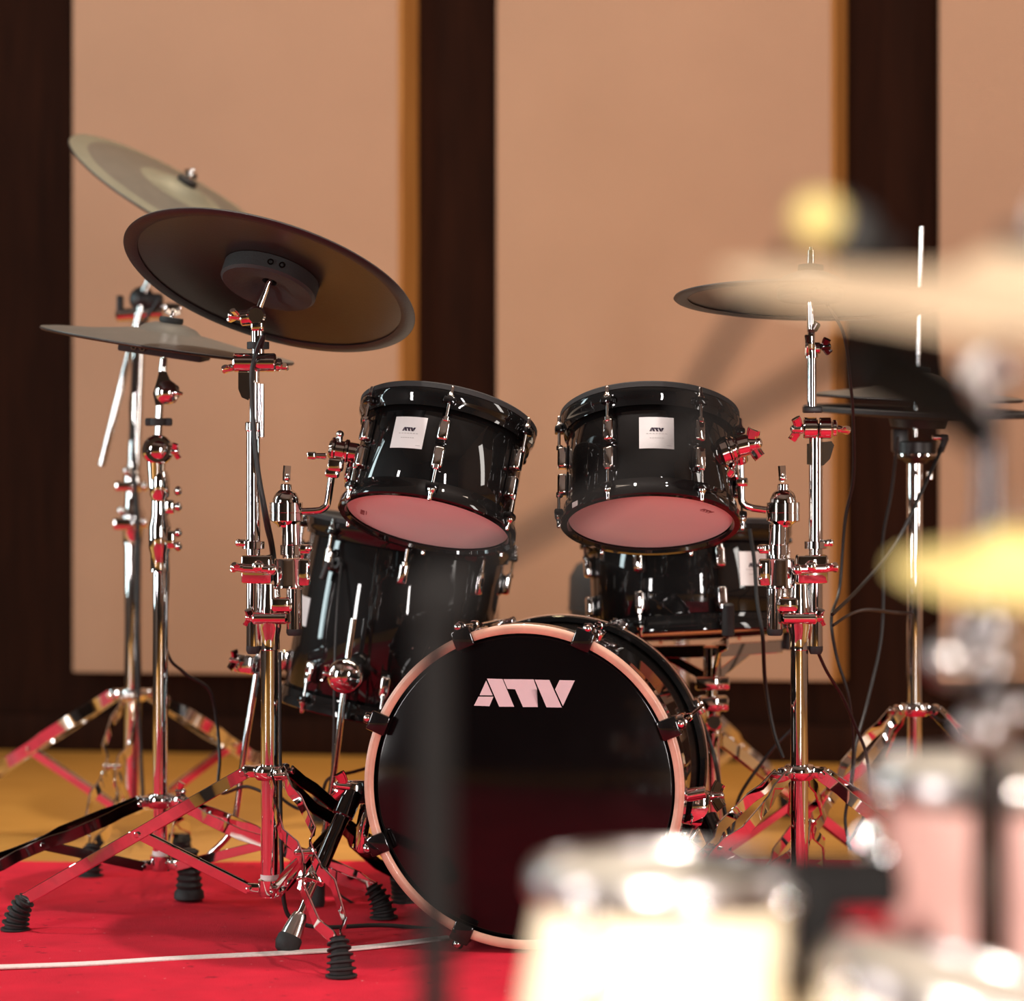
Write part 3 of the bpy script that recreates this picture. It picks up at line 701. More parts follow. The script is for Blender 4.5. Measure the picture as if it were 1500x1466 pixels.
# ================================================================== double stands carrying tom arm and cymbal arm
def double_stand(t, Y, ox, feet, mirror, dark):
    """px offsets are given for the left stand (tube at 395) and mirrored for the right one"""
    sg = -1 if mirror else 1
    def p(x, y, dy=0.): return P(ox+sg*(x-395), y, Y+dy)
    X = p(395, 0).x
    zc_, zb_ = p(395, 1130).z, p(395, 1298).z
    t.tube('base_tube', 'chrome', V((X, Y, zb_-.016)), p(395, 930), .0134)
    t.part('tube_band', 'tag_white', lambda b: ring(b, p(395, 1285), Zu, .0134, .0139, .010))
    tripod(t, X, Y, zc_, zb_, feet, .0134, dark=dark)
    # neck with wing clamp
    cl = t.part('height_clamp', 'chrome', lambda b: (lathe(b, [(.0136, 0), (.0155, .001), (.0150, .020), (.0175, .034), (.0185, .060), (.016, .085), (.0150, .10), (.0, .10)], frame(p(395, 952), Zu), 28),
        tube(b, p(370, 905, -.012), p(420, 905, -.012), .0095, None, 18, .002), box(b, Matrix.Translation(p(412, 885, -.004)), .03, .03, .022, .005)))
    t.part('wing_nut', 'chrome', lambda b: wing(b, p(372, 904, -.012), (-sg, -.2, 0), (0, -.7, .7), .018, .014, .005, .007, .010), cl)
    # multi clamp
    mc = t.part('multi_clamp', 'chrome', lambda b: (box(b, Matrix.Translation(p(377, 833)), .046, .040, .043, .004),
        lathe(b, [(.0205, 0), (.0225, .001), (.0225, .004), (.0213, .006), (.0213, .042), (.0198, .0445), (0, .0445)], frame(p(422, 861), Zu), 32),
        lathe(b, [(0, 0), (.0205, 0), (.0205, .001)], frame(p(422, 861), Zu), 32),
        box(b, Matrix.Translation(p(446, 838)), .016, .026, .040, .003)))
    [t.part('clamp_bolt', 'chrome', lambda b, y=y: ball(b, p(452, y, -.008), .006, Xr, .6, 12), mc) for y in (828, 848)]
    t.part('wing_nut', 'chrome', lambda b: (tube(b, p(352, 832, -.022), p(404, 834, -.024), .0065, None, 14, .002), wing(b, p(356, 831, -.022), (-sg, -.15, .03), (0, -.95, .35), .016, .009, .005, .007, .016), ball(b, p(378, 830, -.024), .010, Yd, .8, 16), ball(b, p(398, 834, -.024), .009, Yd, .8, 16)), mc)
    # tom post
    tp = t.part('tom_post', 'chrome', lambda b: tube(b, p(427, 817), p(426, 768), .0138, None, 24))
    t.tube('post_end', 'chrome', p(431, 922), p(431, 862), .0120, None, tp)
    t.part('rubber_tip', 'black_rubber', lambda b: solid(b, [(.0121, 0), (.0121, .006), (.010, .010)], frame(p(431, 921), -Zu), 20), tp)
    t.part('memory_lock', 'chrome', lambda b: (ring(b, p(427, 805), Zu, .0139, .0170, .016), box(b, Matrix.Translation(p(447, 804)), .016, .018, .014, .003), ball(b, p(452, 803, -.009), .006, Yd, .7, 12)), tp)
    hb = p(419, 766)
    t.part('tom_holder', 'chrome', lambda b: lathe(b, [(0, -.006), (.012, -.006), (.013, -.003), (.021, .002), (.0246, .003), (.0252, .004), (.0252, .0155), (.0248, .016), (.0252, .0165), (.0252, .0305), (.0242, .0315), (.0205, .0318), (.0200, .037), (.0165, .045), (.0105, .050), (.0090, .0505), (.0086, .058), (.0075, .0592), (0, .0592)], frame(hb, Zu), 40), tp, smooth=28)
    t.part('wing_nut', 'chrome', lambda b: (tube(b, p(420, 706), p(420, 694), .0035, None, 12), ball(b, p(420, 700), .0055), strip(b, [p(420, 704), p(420, 694), p(421, 682)], (1, .5, 0), .012, .005)), tp)
    # cymbal tube
    ct = t.part('cymbal_tube', 'chrome', lambda b: tube(b, p(371, 948), p(371, 620), .0106, None, 24))
    t.part('rubber_tip', 'black_rubber', lambda b: solid(b, [(.0108, 0), (.0108, .007), (.0085, .012)], frame(p(371, 946), -Zu), 20), ct)
    t.part('memory_lock', 'chrome', lambda b: (ring(b, p(371, 798), Zu, .0108, .0170, .012), box(b, Matrix.Translation(p(355, 795, -.004)), .014, .018, .011, .003), ball(b, p(350, 795, -.008), .006)), ct)
    return p, ct, X
YA = .13
def feet_at(l):
    out = []
    for x, y in l:
        d = CZ*F/(y-HY); out.append(((x-CX)/F*d, CY+d))
    return out
sa = Thing('cymbal_tom_stand', 'chrome double-braced stand carrying the left rack tom and the big dark cymbal', 'drum stand', (P(395, 0, YA).x, YA, 0))
pA, ctA, XA = double_stand(sa, YA, 395, feet_at([(22, 1368), (500, 1437), (592, 1328)]), False, (2,))
# right-hand stand: cymbal tube right of the base tube, so mirrored
YD = .13
sd = Thing('cymbal_tom_stand', 'chrome double-braced stand carrying the right rack tom and the flat cymbal', 'drum stand', (P(1168, 0, YD).x, YD, 0))
XD = P(1168, 0, YD).x
def polar(X, Y, R_, angs): return [(X+R_*math.cos(math.radians(a)), Y+R_*math.sin(math.radians(a))) for a in angs]
pD, ctD, _ = double_stand(sd, YD, 1171, polar(P(1171, 0, YD).x, YD, .36, (222, 335))+polar(P(1171, 0, YD).x, YD, .30, (80,)), True, ())

# ---- top of the left stand: boom clamp, tilter, rod
def upA(t, ct):
    p = lambda x, y, dy=0.: P(x, y, YA+dy)
    t.part('upper_tube', 'chrome', lambda b: (tube(b, p(382, 640), p(382, 562), .0058, None, 16), tube(b, p(371, 622), p(371, 560), .0058, None, 16), tube(b, p(371, 632), p(371, 618), .0125, None, 20, .002)), ct)
    k = t.part('boom_clamp', 'chrome', lambda b: (tube(b, p(342, 531, -.004), p(372, 531, -.004), .0142, None, 28, .002), tube(b, p(373, 531, -.004), p(404, 531, -.004), .0142, None, 28, .002),
        tube(b, p(404, 534, -.004), p(412, 535, -.004), .010, None, 20, .002), tube(b, p(371, 560), p(371, 538), .010, None, 20)))
    t.part('wing_nut', 'chrome', lambda b: wing(b, p(341, 538, -.008), (-1, -.1, -.25), (0, -.9, .2), .015, .010, .005, .006, .014), k)
    t.part('wing_nut', 'chrome', lambda b: wing(b, p(410, 536, -.008), (1, -.1, -.15), (0, -.9, .2), .012, .008, .005, .006, .010), k)
    def moon(b):
        pts = [(349, 545), (349, 570), (354, 582), (363, 586), (366, 580), (366, 545)]
        poly_prism(b, [p(x, y, -.010) for x, y in pts], V((0, .012, 0)))
    t.part('boom_stop', 'chrome', moon, k)
    t.part('cable_ring', 'black_rubber', lambda b: ring(b, p(378, 506), Zu, .0098, .0170, .011), k)
    c_ = t.part('cymbal_arm', 'chrome', lambda b: (tube(b, p(378, 520), p(377, 484), .0096, None, 20, .001), box(b, Matrix.Translation(p(378, 476)), .020, .022, .020, .004)))
    t.part('tilter', 'chrome', lambda b: (tube(b, p(375, 462, -.016), p(375, 462, .014), .0145, None, 28, .003), tube(b, p(352, 466), p(368, 464), .0125, None, 20, .002)), c_)
    t.part('wing_nut', 'chrome', lambda b: wing(b, p(356, 464, -.004), (-1, -.2, .12), (.3, -.9, .35), .020, .010, .005, .007, .020), c_)
    return c_
caA = upA(sa, ctA)
cA, nA, RA = disc(397, 406, YA, 221, 85, 17.25, False)
dA = cA+nA*.0
sa.part('cymbal_rod', 'chrome', lambda b: (tube(b, P(378, 456, YA), cA+nA*.004, .0052, .0048, 14), tube(b, cA+nA*.003, cA+nA*.062, .0030, None, 12)), caA)
t = Thing('cymbal', 'big dark electronic cymbal seen from beneath, with round sensor housing', 'cymbal', cA, 'electronic cymbals')
cymbal(t, cA-nA*.010, nA, RA, 'cymbal_top')
t.part('wing_nut', 'chrome', lambda b: wing(b, cA-nA*.010+nA*.050, nA, (1, 0, 0), .014, .010, .004, .0055, .012))

# ---- top of the right stand
def upD(t, ct):
    p = lambda x, y, dy=0.: P(x, y, YD+dy)
    t.part('upper_tube', 'chrome', lambda b: (tube(b, p(1195, 690), p(1195, 640), .0085, None, 18), tube(b, p(1189, 605), p(1189, 520), .0072, None, 16)), ct)
    k = t.part('boom_clamp', 'chrome', lambda b: (tube(b, p(1176, 627, -.004), p(1197, 627, -.004), .0165, None, 28, .002), tube(b, p(1199, 627, -.004), p(1218, 627, -.004), .0165, None, 28, .002), tube(b, p(1218, 627, -.004), p(1226, 627, -.004), .013, None, 20, .002)))
    t.part('wing_nut', 'chrome', lambda b: wing(b, p(1176, 628, -.008), (-1, -.25, -.02), (.1, -.5, .85), .019, .014, .006, .008, .016), k)
    t.part('wing_nut', 'chrome', lambda b: wing(b, p(1226, 628, -.008), (1, -.1, -.15), (0, -.95, .2), .016, .010, .005, .006, .018), k)
    def moon(b):
        pts = [(1182, 650), (1182, 680), (1206, 682), (1216, 672), (1222, 652), (1218, 646)]
        poly_prism(b, [p(x, y, -.008) for x, y in pts], V((0, .014, 0)))
    t.part('boom_stop', 'chrome', moon, k)
    t.part('clamp_plate', 'black_satin', lambda b: box(b, Matrix.Translation(p(1190, 600, 0)), .028, .026, .010, .002), k)
    c_ = t.part('cymbal_arm', 'chrome', lambda b: (tube(b, p(1189, 525), p(1188, 512), .0098, None, 20, .001), box(b, Matrix.Translation(p(1188, 498)), .012, .018, .034, .004)))
    t.part('tilter', 'chrome', lambda b: (tube(b, p(1178, 506, -.004), p(1184, 506, -.004), .0165, None, 28, .002), tube(b, p(1192, 510), p(1202, 510), .009, None, 20, .002)), c_)
    t.part('wing_nut', 'black_chrome', lambda b: wing(b, p(1203, 508, -.004), (1, -.2, .1), (.2, -.6, .8), .013, .012, .005, .006, .012), c_)
    t.part('knuckle', 'black_chrome', lambda b: tube(b, p(1190, 484), p(1197, 472), .007, None, 14, .002), c_)
    return c_
caD = upD(sd, ctD)
cD, nD, RD = disc(1187, 431, YD, 200, 29, 1.0, False)
sd.part('cymbal_rod', 'chrome', lambda b: (tube(b, P(1188, 486, YD), cD-nD*.012, .0060, .0055, 14), tube(b, cD-nD*.013, cD+nD*.072, .0030, None, 12)), caD)
t = Thing('cymbal', 'thin flat electronic cymbal over the right stand, its dark underside showing', 'cymbal', cD, 'electronic cymbals')
cymbal(t, cD-nD*.010, nD, RD, 'cymbal_top', rise=.022, bell=.020, sens_r=.05, sens_d=.016)
t.part('wing_nut', 'chrome', lambda b: tube(b, cD+nD*.046, cD+nD*.068, .0062, .0055, 14, .001))

# ---- tom arms (bent rods clamped in the tom holder; part of the stands)
sa.part('tom_arm', 'chrome', lambda b: sweep(b, [P(440, 749, YA), P(462, 748, YA)]+crom([P(470, 747, YA), P(478, 741, YA), P(481, 731, YA)], 6)+[P(487, 690, YA), P(490, 676, YA)], .0056, 14))
sa.part('arm_stop', 'chrome', lambda b: box(b, Matrix.Translation(P(487, 693, YA)) @ basis((.12, 0, 1), Yd).to_4x4(), .022, .022, .014, .004))
sd.part('tom_arm', 'chrome', lambda b: sweep(b, [P(1122, 747, YD), P(1102, 744, YD)]+crom([P(1093, 741, YD), P(1087, 735, YD), P(1086, 726, YD)], 6)+[P(1085, 690, YD), P(1085, 674, YD)], .0056, 14))
sd.part('arm_stop', 'chrome', lambda b: box(b, Matrix.Translation(P(1086, 706, YD)), .020, .022, .014, .004))

# ================================================================== stand B: low cymbal, left
YBs = .44
sb = Thing('cymbal_stand', 'chrome cymbal stand with two round tilters carrying the low grey cymbal', 'cymbal stand', (P(235, 0, YBs).x, YBs, 0))
pB = lambda x, y, dy=0.: P(x, y, YBs+dy)
XB = pB(235, 0).x
zcB, zbB = pB(0, 1172).z, pB(0, 1262).z
sb.tube('base_tube', 'chrome', V((XB, YBs, zbB-.014)), pB(235, 835), .0128)
sb.part('tube_band', 'tag_white', lambda b: ring(b, pB(235, 1250), Zu, .0128, .0133, .010))
tripod(sb, XB, YBs, zcB, zbB, polar(XB, YBs, .40, (207, 338, 92)), .0128, dark=(0,))
sb.part('leg_wing_nut', 'chrome', lambda b: wing(b, pB(258, 1160), (1, -.2, .1), (0, -.3, 1), .016, .012, .005, .006, .014))
jc = sb.part('height_clamp', 'chrome', lambda b: (lathe(b, [(.0130, 0), (.0155, .001), (.0155, .03), (.0185, .04), (.0185, .075), (.0145, .09), (.0135, .115), (.0135, .12), (.0165, .125), (.0165, .150), (.0125, .165), (0, .165)], frame(pB(234, 838), Zu), 28),
    box(b, Matrix.Translation(pB(250, 790)), .016, .024, .030, .004), box(b, Matrix.Translation(pB(250, 742)), .014, .022, .024, .004)))
[sb.part('clamp_bolt', 'chrome', lambda b, y=y: ball(b, pB(261, y, -.006), .0085, Xr, .8, 14), jc) for y in (719, 742, 780, 800)]
sb.part('sleeve', 'chrome', lambda b: solid(b, [(.0125, 0), (.0155, .04), (.0165, .05), (.013, .055)], frame(pB(229, 714), Zu), 24))
tl1 = sb.part('lower_tilter', 'chrome', lambda b: (ball(b, pB(231, 659), .026, Yd, .75, 28), tube(b, pB(231, 659, -.016), pB(231, 659, .016), .024, None, 28, .004)))
sb.part('wing_nut', 'chrome', lambda b: wing(b, pB(252, 661, -.006), (1, -.2, .05), (0, -.5, .8), .014, .010, .004, .006, .010), tl1)
sb.part('bolt', 'black_satin', lambda b: ball(b, pB(218, 661, -.022), .0035), tl1)
sb.tube('upper_tube', 'chrome', pB(232, 640), pB(234, 590), .0066)
sb.part('cable_ring', 'black_rubber', lambda b: (ring(b, pB(232, 618), Zu, .0066, .014, .012), box(b, Matrix.Translation(pB(219, 618)), .014, .012, .013, .003), box(b, Matrix.Translation(pB(246, 618)), .014, .012, .013, .003)))
def arch(b):
    pts = [(233, 544), (244, 544), (249, 556), (262, 566), (264, 578), (256, 590), (240, 592), (228, 594), (224, 576), (230, 556)]
    poly_prism(b, [pB(x, y, -.008) for x, y in pts], V((0, .016, 0)))
tl2 = sb.part('upper_tilter', 'chrome', lambda b: (arch(b), ball(b, pB(245, 575, -.006), .0195, Yd, .75, 24)))
sb.part('wing_nut', 'chrome', lambda b: tube(b, pB(254, 574, -.022), pB(268, 577, -.022), .0045, .0025, 12, .001), tl2)
sb.tube('cymbal_rod', 'chrome', pB(238, 546), pB(240, 524), .0072, .0062)
cB, nB, RB = disc(246, 504, YBs, 187, 7, 8.0, True)
nB = nB.normalized()
sb.part('cymbal_post', 'chrome', lambda b: tube(b, pB(240, 526), cB+nB*.056, .0030, None, 12))
t = Thing('cymbal', 'low grey electronic cymbal seen edge-on, next to the stand with two round tilters', 'cymbal', cB, 'electronic cymbals')
cymbal(t, cB-nB*.002, nB, RB, 'cymbal_top', rise=.020, bell=.014, sensor=False)
Mb = frame(cB, nB, (0, 1, 0))
t.part('sensor_housing', 'black_rubber', lambda b: box(b, Mb @ Matrix.Translation((.002, -.04, -.007)), .135, .12, .022, .003))
for xj in (-.040, -.026):
    t.part('jack_socket', 'chrome_soft', lambda b: lathe(b, [(.0026, 0), (.0046, 0), (.0046, .003), (.0026, .003)], frame(Mb @ V((xj, -.1005, -.009)), Mb.to_3x3() @ V((0, -1, 0))), 14, True))
t.part('wing_nut', 'chrome', lambda b: wing(b, cB+nB*.046, nB, (.8, .6, 0), .013, .010, .004, .005, .010))

# ================================================================== stand C: rear boom stand, left
YC = 1.12
sC = Thing('boom_cymbal_stand', 'tall chrome boom stand holding the steeply tilted grey cymbal', 'cymbal stand', (P(195, 0, YC).x, YC, 0))
pC = lambda x, y, dy=0.: P(x, y, YC+dy)
XC = pC(195, 0).x
zcC, zbC = pC(0, 1017).z, pC(0, 1180).z
sC.tube('base_tube', 'chrome', V((XC, YC, zbC-.014)), pC(195, 790), .0165)
tripod(sC, XC, YC, zcC, zbC, polar(XC, YC, .42, (268, 163, 37)), .0165, wid=.024)
k = sC.part('height_clamp', 'chrome', lambda b: (lathe(b, [(.0167, 0), (.019, .001), (.019, .03), (.023, .036), (.023, .060), (.017, .07), (.0145, .10), (.0185, .105), (.0185, .130), (.012, .14), (0, .14)], frame(pC(195, 798), Zu), 28),
    box(b, Matrix.Translation(pC(183, 767, -.01)), .042, .034, .022, .005), box(b, Matrix.Translation(pC(184, 712, -.01)), .038, .034, .018, .005)))
[sC.part('clamp_bolt', 'chrome', lambda b, x=x, y=y: ball(b, pC(x, y, -.02), .010, Xr, .8, 14), k) for x, y in ((178, 748), (186, 690), (212, 712), (212, 766))]
sC.tube('upper_tube', 'chrome', pC(196, 700), pC(204, 470), .0125)
bo = sC.part('boom_joint', 'black_satin', lambda b: (ball(b, pC(208, 438, -.02), .024, Yd, .8, 18), box(b, Matrix.Translation(pC(224, 440, -.02)), .038, .03, .026, .006), box(b, Matrix.Translation(pC(176, 446, -.02)), .012, .02, .034, .003)))
sC.part('boom_clamp', 'chrome', lambda b: (tube(b, pC(170, 462, -.02), pC(240, 457, -.02), .0125, None, 20, .003), tube(b, pC(206, 476), pC(206, 452, -.01), .016, None, 20, .003)))
sC.part('wing_nut', 'chrome', lambda b: wing(b, pC(234, 454, -.02), (.3, -.2, 1), (1, -.3, 0), .012, .010, .005, .006, .012), bo)
sC.part('clamp_block', 'chrome', lambda b: box(b, Matrix.Translation(pC(254, 452, -.02)), .030, .016, .022, .003), bo)
cC, nC, RC = disc(262, 287, YC, 178, 37, 29, True)
bs, be = pC(149, 682, -.03), cC-nC*.020+V((0, 0, -.03))
sC.part('boom_arm', 'chrome', lambda b: sweep(b, [bs, pC(212, 425, -.03), be], .0066, 14))
sC.part('boom_tilter', 'chrome', lambda b: (ball(b, be, .015, Yd, 1, 16), tube(b, be, cC-nC*.004, .007, .006, 14)))
sC.part('cymbal_post', 'chrome', lambda b: tube(b, cC-nC*.005, cC+nC*.060, .0036, None, 12))
t = Thing('cymbal', 'steeply tilted pale grey electronic cymbal on the tall boom stand', 'cymbal', cC, 'electronic cymbals')
cymbal(t, cC-nC*.006, nC, RC, 'cymbal_band', rise=.018, bell=.014, sens_r=.06, sens_d=.018)
McC = frame(cC-nC*.006, nC, (0, 1, 0))
t.part('playing_zone', 'cymbal_top', lambda b: lathe(b, [(.075, .0175), (.1, .0155), (RC*.6, .0118), (RC*.84, .0068), (RC*.84, .0062), (RC*.6, .0110), (.1, .0147), (.075, .0165)], McC, 96, True))
t.part('wing_nut', 'chrome', lambda b: wing(b, cC+nC*.040, nC, (1, -.2, 0), .012, .010, .005, .0055, .012))

# ================================================================== hi-hat, right
YE = .62
XE = P(1340, 0, YE).x
sE = Thing('hi_hat_stand', 'chrome hi-hat stand with black controller cup and long pull rod', 'cymbal stand', (XE, YE, 0))
pE = lambda x, y, dy=0.: P(x, y, YE+dy)
zcE, zbE = pE(0, 1038).z, pE(0, 1215).z
sE.tube('base_tube', 'chrome', V((XE, YE, zbE-.014)), pE(1340, 678), .0135)
tripod(sE, XE, YE, zcE, zbE, polar(XE, YE, .32, (212, 332, 92)), .0135)
nE = V((.03, -.045, 1)).normalized()
cE = pE(1344, 600)
cup = sE.part('controller', 'black_satin', lambda b: (lathe(b, [(0, 0), (.016, 0), (.022, .006), (.034, .010), (.036, .016), (.034, .018), (.0345, .036), (.030, .038), (0, .038)], frame(pE(1342, 679), Zu), 36), box(b, Matrix.Translation(pE(1318, 645)), .026, .03, .040, .004)))
sE.part('controller_ring', 'chrome', lambda b: lathe(b, [(.0346, .012), (.0372, .013), (.0372, .0165), (.0346, .0175)], frame(pE(1342, 679), Zu), 36, True), cup)
sE.part('plug', 'chrome', lambda b: (tube(b, pE(1366, 640, -.03), pE(1380, 640, -.03), .005, None, 12, .001), tube(b, pE(1362, 690), pE(1362, 702), .006, None, 12, .001)), cup)
sE.tube('pull_rod', 'chrome', pE(1341, 640), pE(1350, 332), .0042, .0042)
sE.part('cable_plug', 'black_rubber', lambda b: (tube(b, pE(1378, 640, -.03), pE(1389, 641, -.03), .0062, None, 12, .001), tube(b, pE(1386, 640, -.03), pE(1378, 662, -.03), .006, .005, 12, .001)), cup)
t = Thing('hi_hat_cymbal', 'upper grey hi-hat cymbal on the long pull rod', 'cymbal', cE, 'hi-hat cymbals')
RE = 154*S(YE)
cymbal(t, pE(1344, 582), nE, RE, 'cymbal_top', rise=.020, bell=.018, sensor=False)
t2 = Thing('hi_hat_cymbal', 'lower black hi-hat pad just above the controller cup', 'cymbal', cE-nE*.01, 'hi-hat cymbals')
t2.part('pad', 'black_rubber', lambda b: lathe(b, [(.006, .004), (RE*1.08, .006), (RE*1.10, .004), (RE*1.10, -.002), (RE*1.07, -.004), (RE*.5, -.010), (.006, -.012)], frame(pE(1346, 603), nE), 96, True))
t2.part('pad_base', 'black_satin', lambda b: lathe(b, [(.006, -.0121), (.05, -.0119), (.046, -.026), (.006, -.026)], frame(pE(1346, 603), nE), 48, True))

# ================================================================== drum throne
YH = 1.35
dH = YH-CY
cH = P(999, 0, YH)
th = Thing('drum_throne', 'round dark padded drum stool behind the snare drum', 'stool', (cH.x, YH, 0))
zt, zb2 = P(0, 818, YH).z, P(0, 906, YH).z
RH = P(999, 0, YH).x-P(833, 0, YH).x
th.part('seat', 'throne_cloth', lambda b: solid(b, [(RH-.02, zb2), (RH-.004, zb2+.008), (RH, zb2+.03), (RH-.002, zt-.035), (RH-.015, zt-.012), (RH-.04, zt)], frame((cH.x, YH, 0), Zu), 64))
th.part('piping', 'black_rubber', lambda b: ring(b, (cH.x, YH, zb2+.02), Zu, RH-.002, RH+.002, .006, 64))
th.tube('post', 'chrome_soft', V((cH.x, YH, .06)), V((cH.x, YH, zb2)), .014)
tripod(th, cH.x, YH, .24, .10, polar(cH.x, YH, .26, (30, 150, 270)), .014)

# ================================================================== cables
def cable(label, pts, r=.003):
    q = crom([P(x, y, Y) for x, y, Y in pts], 8)
    single('cable', 'cable_black', lambda b: sweep(b, q, r, 8), label, 'cable', 'audio cables of the drum kit', loc=q[-1])
cable('black cable running down the front of the big cymbal stand', [(383, 508, .10), (386, 490, .085), (374, 520, .10), (369, 560, .105), (372, 640, .105), (382, 720, .105), (390, 770, .11), (397, 800, .15), (403, 850, .170)], .0032)
cable('second black cable beside the one down the big cymbal stand', [(378, 512, .10), (368, 545, .095), (371, 610, .10), (379, 690, .10), (392, 760, .105), (400, 800, .16), (406, 850, .172)], .0028)
cable('black cable following the low cymbal stand tube to the floor', [(243, 700, .464), (246, 840, .47), (244, 950, .47), (270, 985, .5), (306, 1010, .52), (318, 1060, .52), (322, 1110, .5), (322, 1160, .47), (360, 1152, .4), (396, 1165, .3)], .0028)
cable('black cable down the tall boom stand tube', [(232, 440, 1.08), (203, 490, 1.095), (196, 560, 1.095), (192, 600, 1.095), (196, 680, 1.09), (203, 790, 1.09), (202, 1000, 1.07), (210, 1180, 1.05)], .0035)
cable('black cable on the tube behind the floor tom, hanging to the carpet', [(409, 955, .18), (410, 1120, .175), (412, 1250, .17), (418, 1330, .17), (440, 1352, .17), (480, 1358, .17), (560, 1355, .2), (640, 1362, .21)], .0034)
cable('thin black cable hanging in front of the floor tom', [(500, 824, .455), (494, 890, .43), (490, 980, .42), (489, 1080, .42), (485, 1160, .42), (482, 1240, .42), (490, 1300, .42), (520, 1325, .43)], .0022)
cable('black cable looping behind the wood-hooped drum', [(395, 1150, .45), (420, 1175, .45), (446, 1185, .43), (470, 1165, .4), (482, 1140, .44), (520, 1130, .47), (560, 1118, .5)], .0028)
cable('black cable hanging from the flat cymbal past the dark wall strip', [(1212, 446, .10), (1236, 490, .16), (1246, 560, .27), (1250, 620, .34), (1250, 700, .4), (1238, 760, .42), (1230, 860, .42), (1218, 905, .36), (1225, 960, .36), (1243, 1020, .36), (1250, 1090, .38), (1246, 1150, .38), (1238, 1200, .38), (1246, 1245, .36)], .0026)
cable('black cable falling from the controller cup to the floor', [(1315, 640, .56), (1306, 720, .58), (1293, 790, .58), (1294, 860, .58), (1290, 940, .56), (1270, 1030, .52), (1254, 1090, .48), (1250, 1130, .46), (1244, 1180, .46)], .0026)
cable('black cable sagging from the hi-hat plug to the right stand', [(1380, 656, .56), (1350, 720, .5), (1310, 800, .46), (1260, 860, .38), (1219, 900, .2)], .0030)
cable('thin black cable arched between right stand and hi-hat stand', [(1220, 916, .2), (1245, 900, .3), (1270, 893, .45), (1310, 897, .56), (1336, 898, .60)], .0024)
cable('black cable dropping in front of the snare drum badge', [(1098, 775, .38), (1105, 822, .36), (1109, 880, .34), (1117, 930, .33), (1121, 1000, .36), (1133, 1070, .36), (1147, 1110, .35)], .0032)
cable('black cable curving down to the leg of the right stand', [(1168, 1060, .5), (1136, 1092, .5), (1110, 1125, .5), (1084, 1165, .48), (1076, 1200, .46), (1066, 1260, .45)], .0030)
cable('black cable over the rear bass drum hoop', [(925, 935, .33), (985, 990, .36), (1020, 1040, .39), (1044, 1100, .40), (1054, 1150, .33), (1062, 1190, .28), (1070, 1230, .26)], .0034)
cable('black cable hanging by the right cymbal tube', [(1198, 955, .165), (1212, 985, .2), (1234, 1020, .25), (1256, 1070, .28), (1270, 1110, .29), (1275, 1170, .3), (1255, 1215, .3), (1240, 1236, .3)], .0026)

# ================================================================== foreground, close to the lens and out of focus
def PF(x, y, d): return P(x, y, CY+d)
# microphone stand
dM = 1.42
ms = Thing('microphone_stand', 'black boom microphone stand standing in front of the bass drum', 'microphone stand', (PF(637, 0, dM).x, CY+dM, 0))
px_, py_ = PF(637, 0, dM).x, CY+dM
ms.part('base', 'black_matte', lambda b: solid(b, [(.10, 0), (.10, .010), (.09, .016), (.02, .024)], frame((px_, py_, 0), Zu), 48))
ms.tube('pole', 'black_matte', V((px_, py_, .02)), PF(637, 866, dM), .0095)
ms.part('pivot', 'black_matte', lambda b: (tube(b, PF(648, 866, dM-.018), PF(648, 866, dM+.018), .017, None, 20, .003), tube(b, PF(637, 870, dM), PF(637, 866, dM), .012, None, 20, .002)))
ms.tube('boom', 'black_matte', PF(596, 888, dM), PF(1330, 465, dM), .0046)
ms.part('gooseneck', 'black_matte', lambda b: sweep(b, crom([PF(992, 660, dM), PF(1012, 590, dM), PF(1080, 475, dM), PF(1160, 360, dM-.01)], 8), .0042, 12))
mc_ = Thing('microphone', 'small black microphone with yellow windscreen on the gooseneck', 'microphone', PF(1230, 345, dM-.02))
mc_.part('body', 'black_matte', lambda b: (tube(b, PF(1215, 325, dM-.02), PF(1310, 385, dM-.02), .0125, .010, 20, .003)))
mc_.part('clip', 'black_rubber', lambda b: ring(b, PF(1235, 338, dM-.02), PF(1310, 385, dM-.02)-PF(1215, 325, dM-.02), .0122, .016, .02))
mc_.part('windscreen', 'gold_foam', lambda b: ball(b, PF(1199, 321, dM-.03), .0145))
# bronze cymbal on its stand
dK = 1.25
cK, nK, RK = disc(1505, 452, CY+dK, 452, 36, 8, True)
dS = 1.62
cs = Thing('cymbal_stand', 'blurred chrome cymbal stand in front of the hi-hat', 'cymbal stand', (PF(1448, 0, dS).x, CY+dS, 0))
XK = PF(1448, 0, dS).x
cs.tube('base_tube', 'black_chrome', V((XK, CY+dS, .08)), PF(1448, 760, dS), .0095)
cs.tube('upper_tube', 'black_chrome', PF(1448, 770, dS), PF(1448, 560, dS), .0075)
cs.part('tilter', 'chrome_dusty', lambda b: (tube(b, PF(1448, 545, dS-.018), PF(1448, 545, dS+.018), .0165, None, 24, .003), tube(b, PF(1448, 545, dS), cK-nK*.003, .006, None, 14)))
cs.part('wing_nut', 'chrome_dusty', lambda b: wing(b, PF(1436, 606, dS-.01), (-.4, -1, 0), (0, 0, 1), .018, .014, .006, .008, .014))
cs.part('height_clamp', 'chrome_dusty', lambda b: (tube(b, PF(1448, 985, dS), PF(1448, 900, dS), .019, None, 24, .003), tube(b, PF(1385, 968, dS-.01), PF(1448, 968, dS-.01), .011, None, 20, .003), ball(b, PF(1394, 966, dS-.02), .015), ball(b, PF(1442, 1068, dS-.02), .016), ball(b, PF(1482, 1040, dS-.02), .014)))
cs.part('cymbal_post', 'chrome_dusty', lambda b: tube(b, cK-nK*.003, cK+nK*.05, .003, None, 12))
cs.part('base', 'black_satin', lambda b: solid(b, [(.070, 0), (.070, .010), (.06, .016), (.02, .085)], frame((XK, CY+dS, 0), Zu), 40))
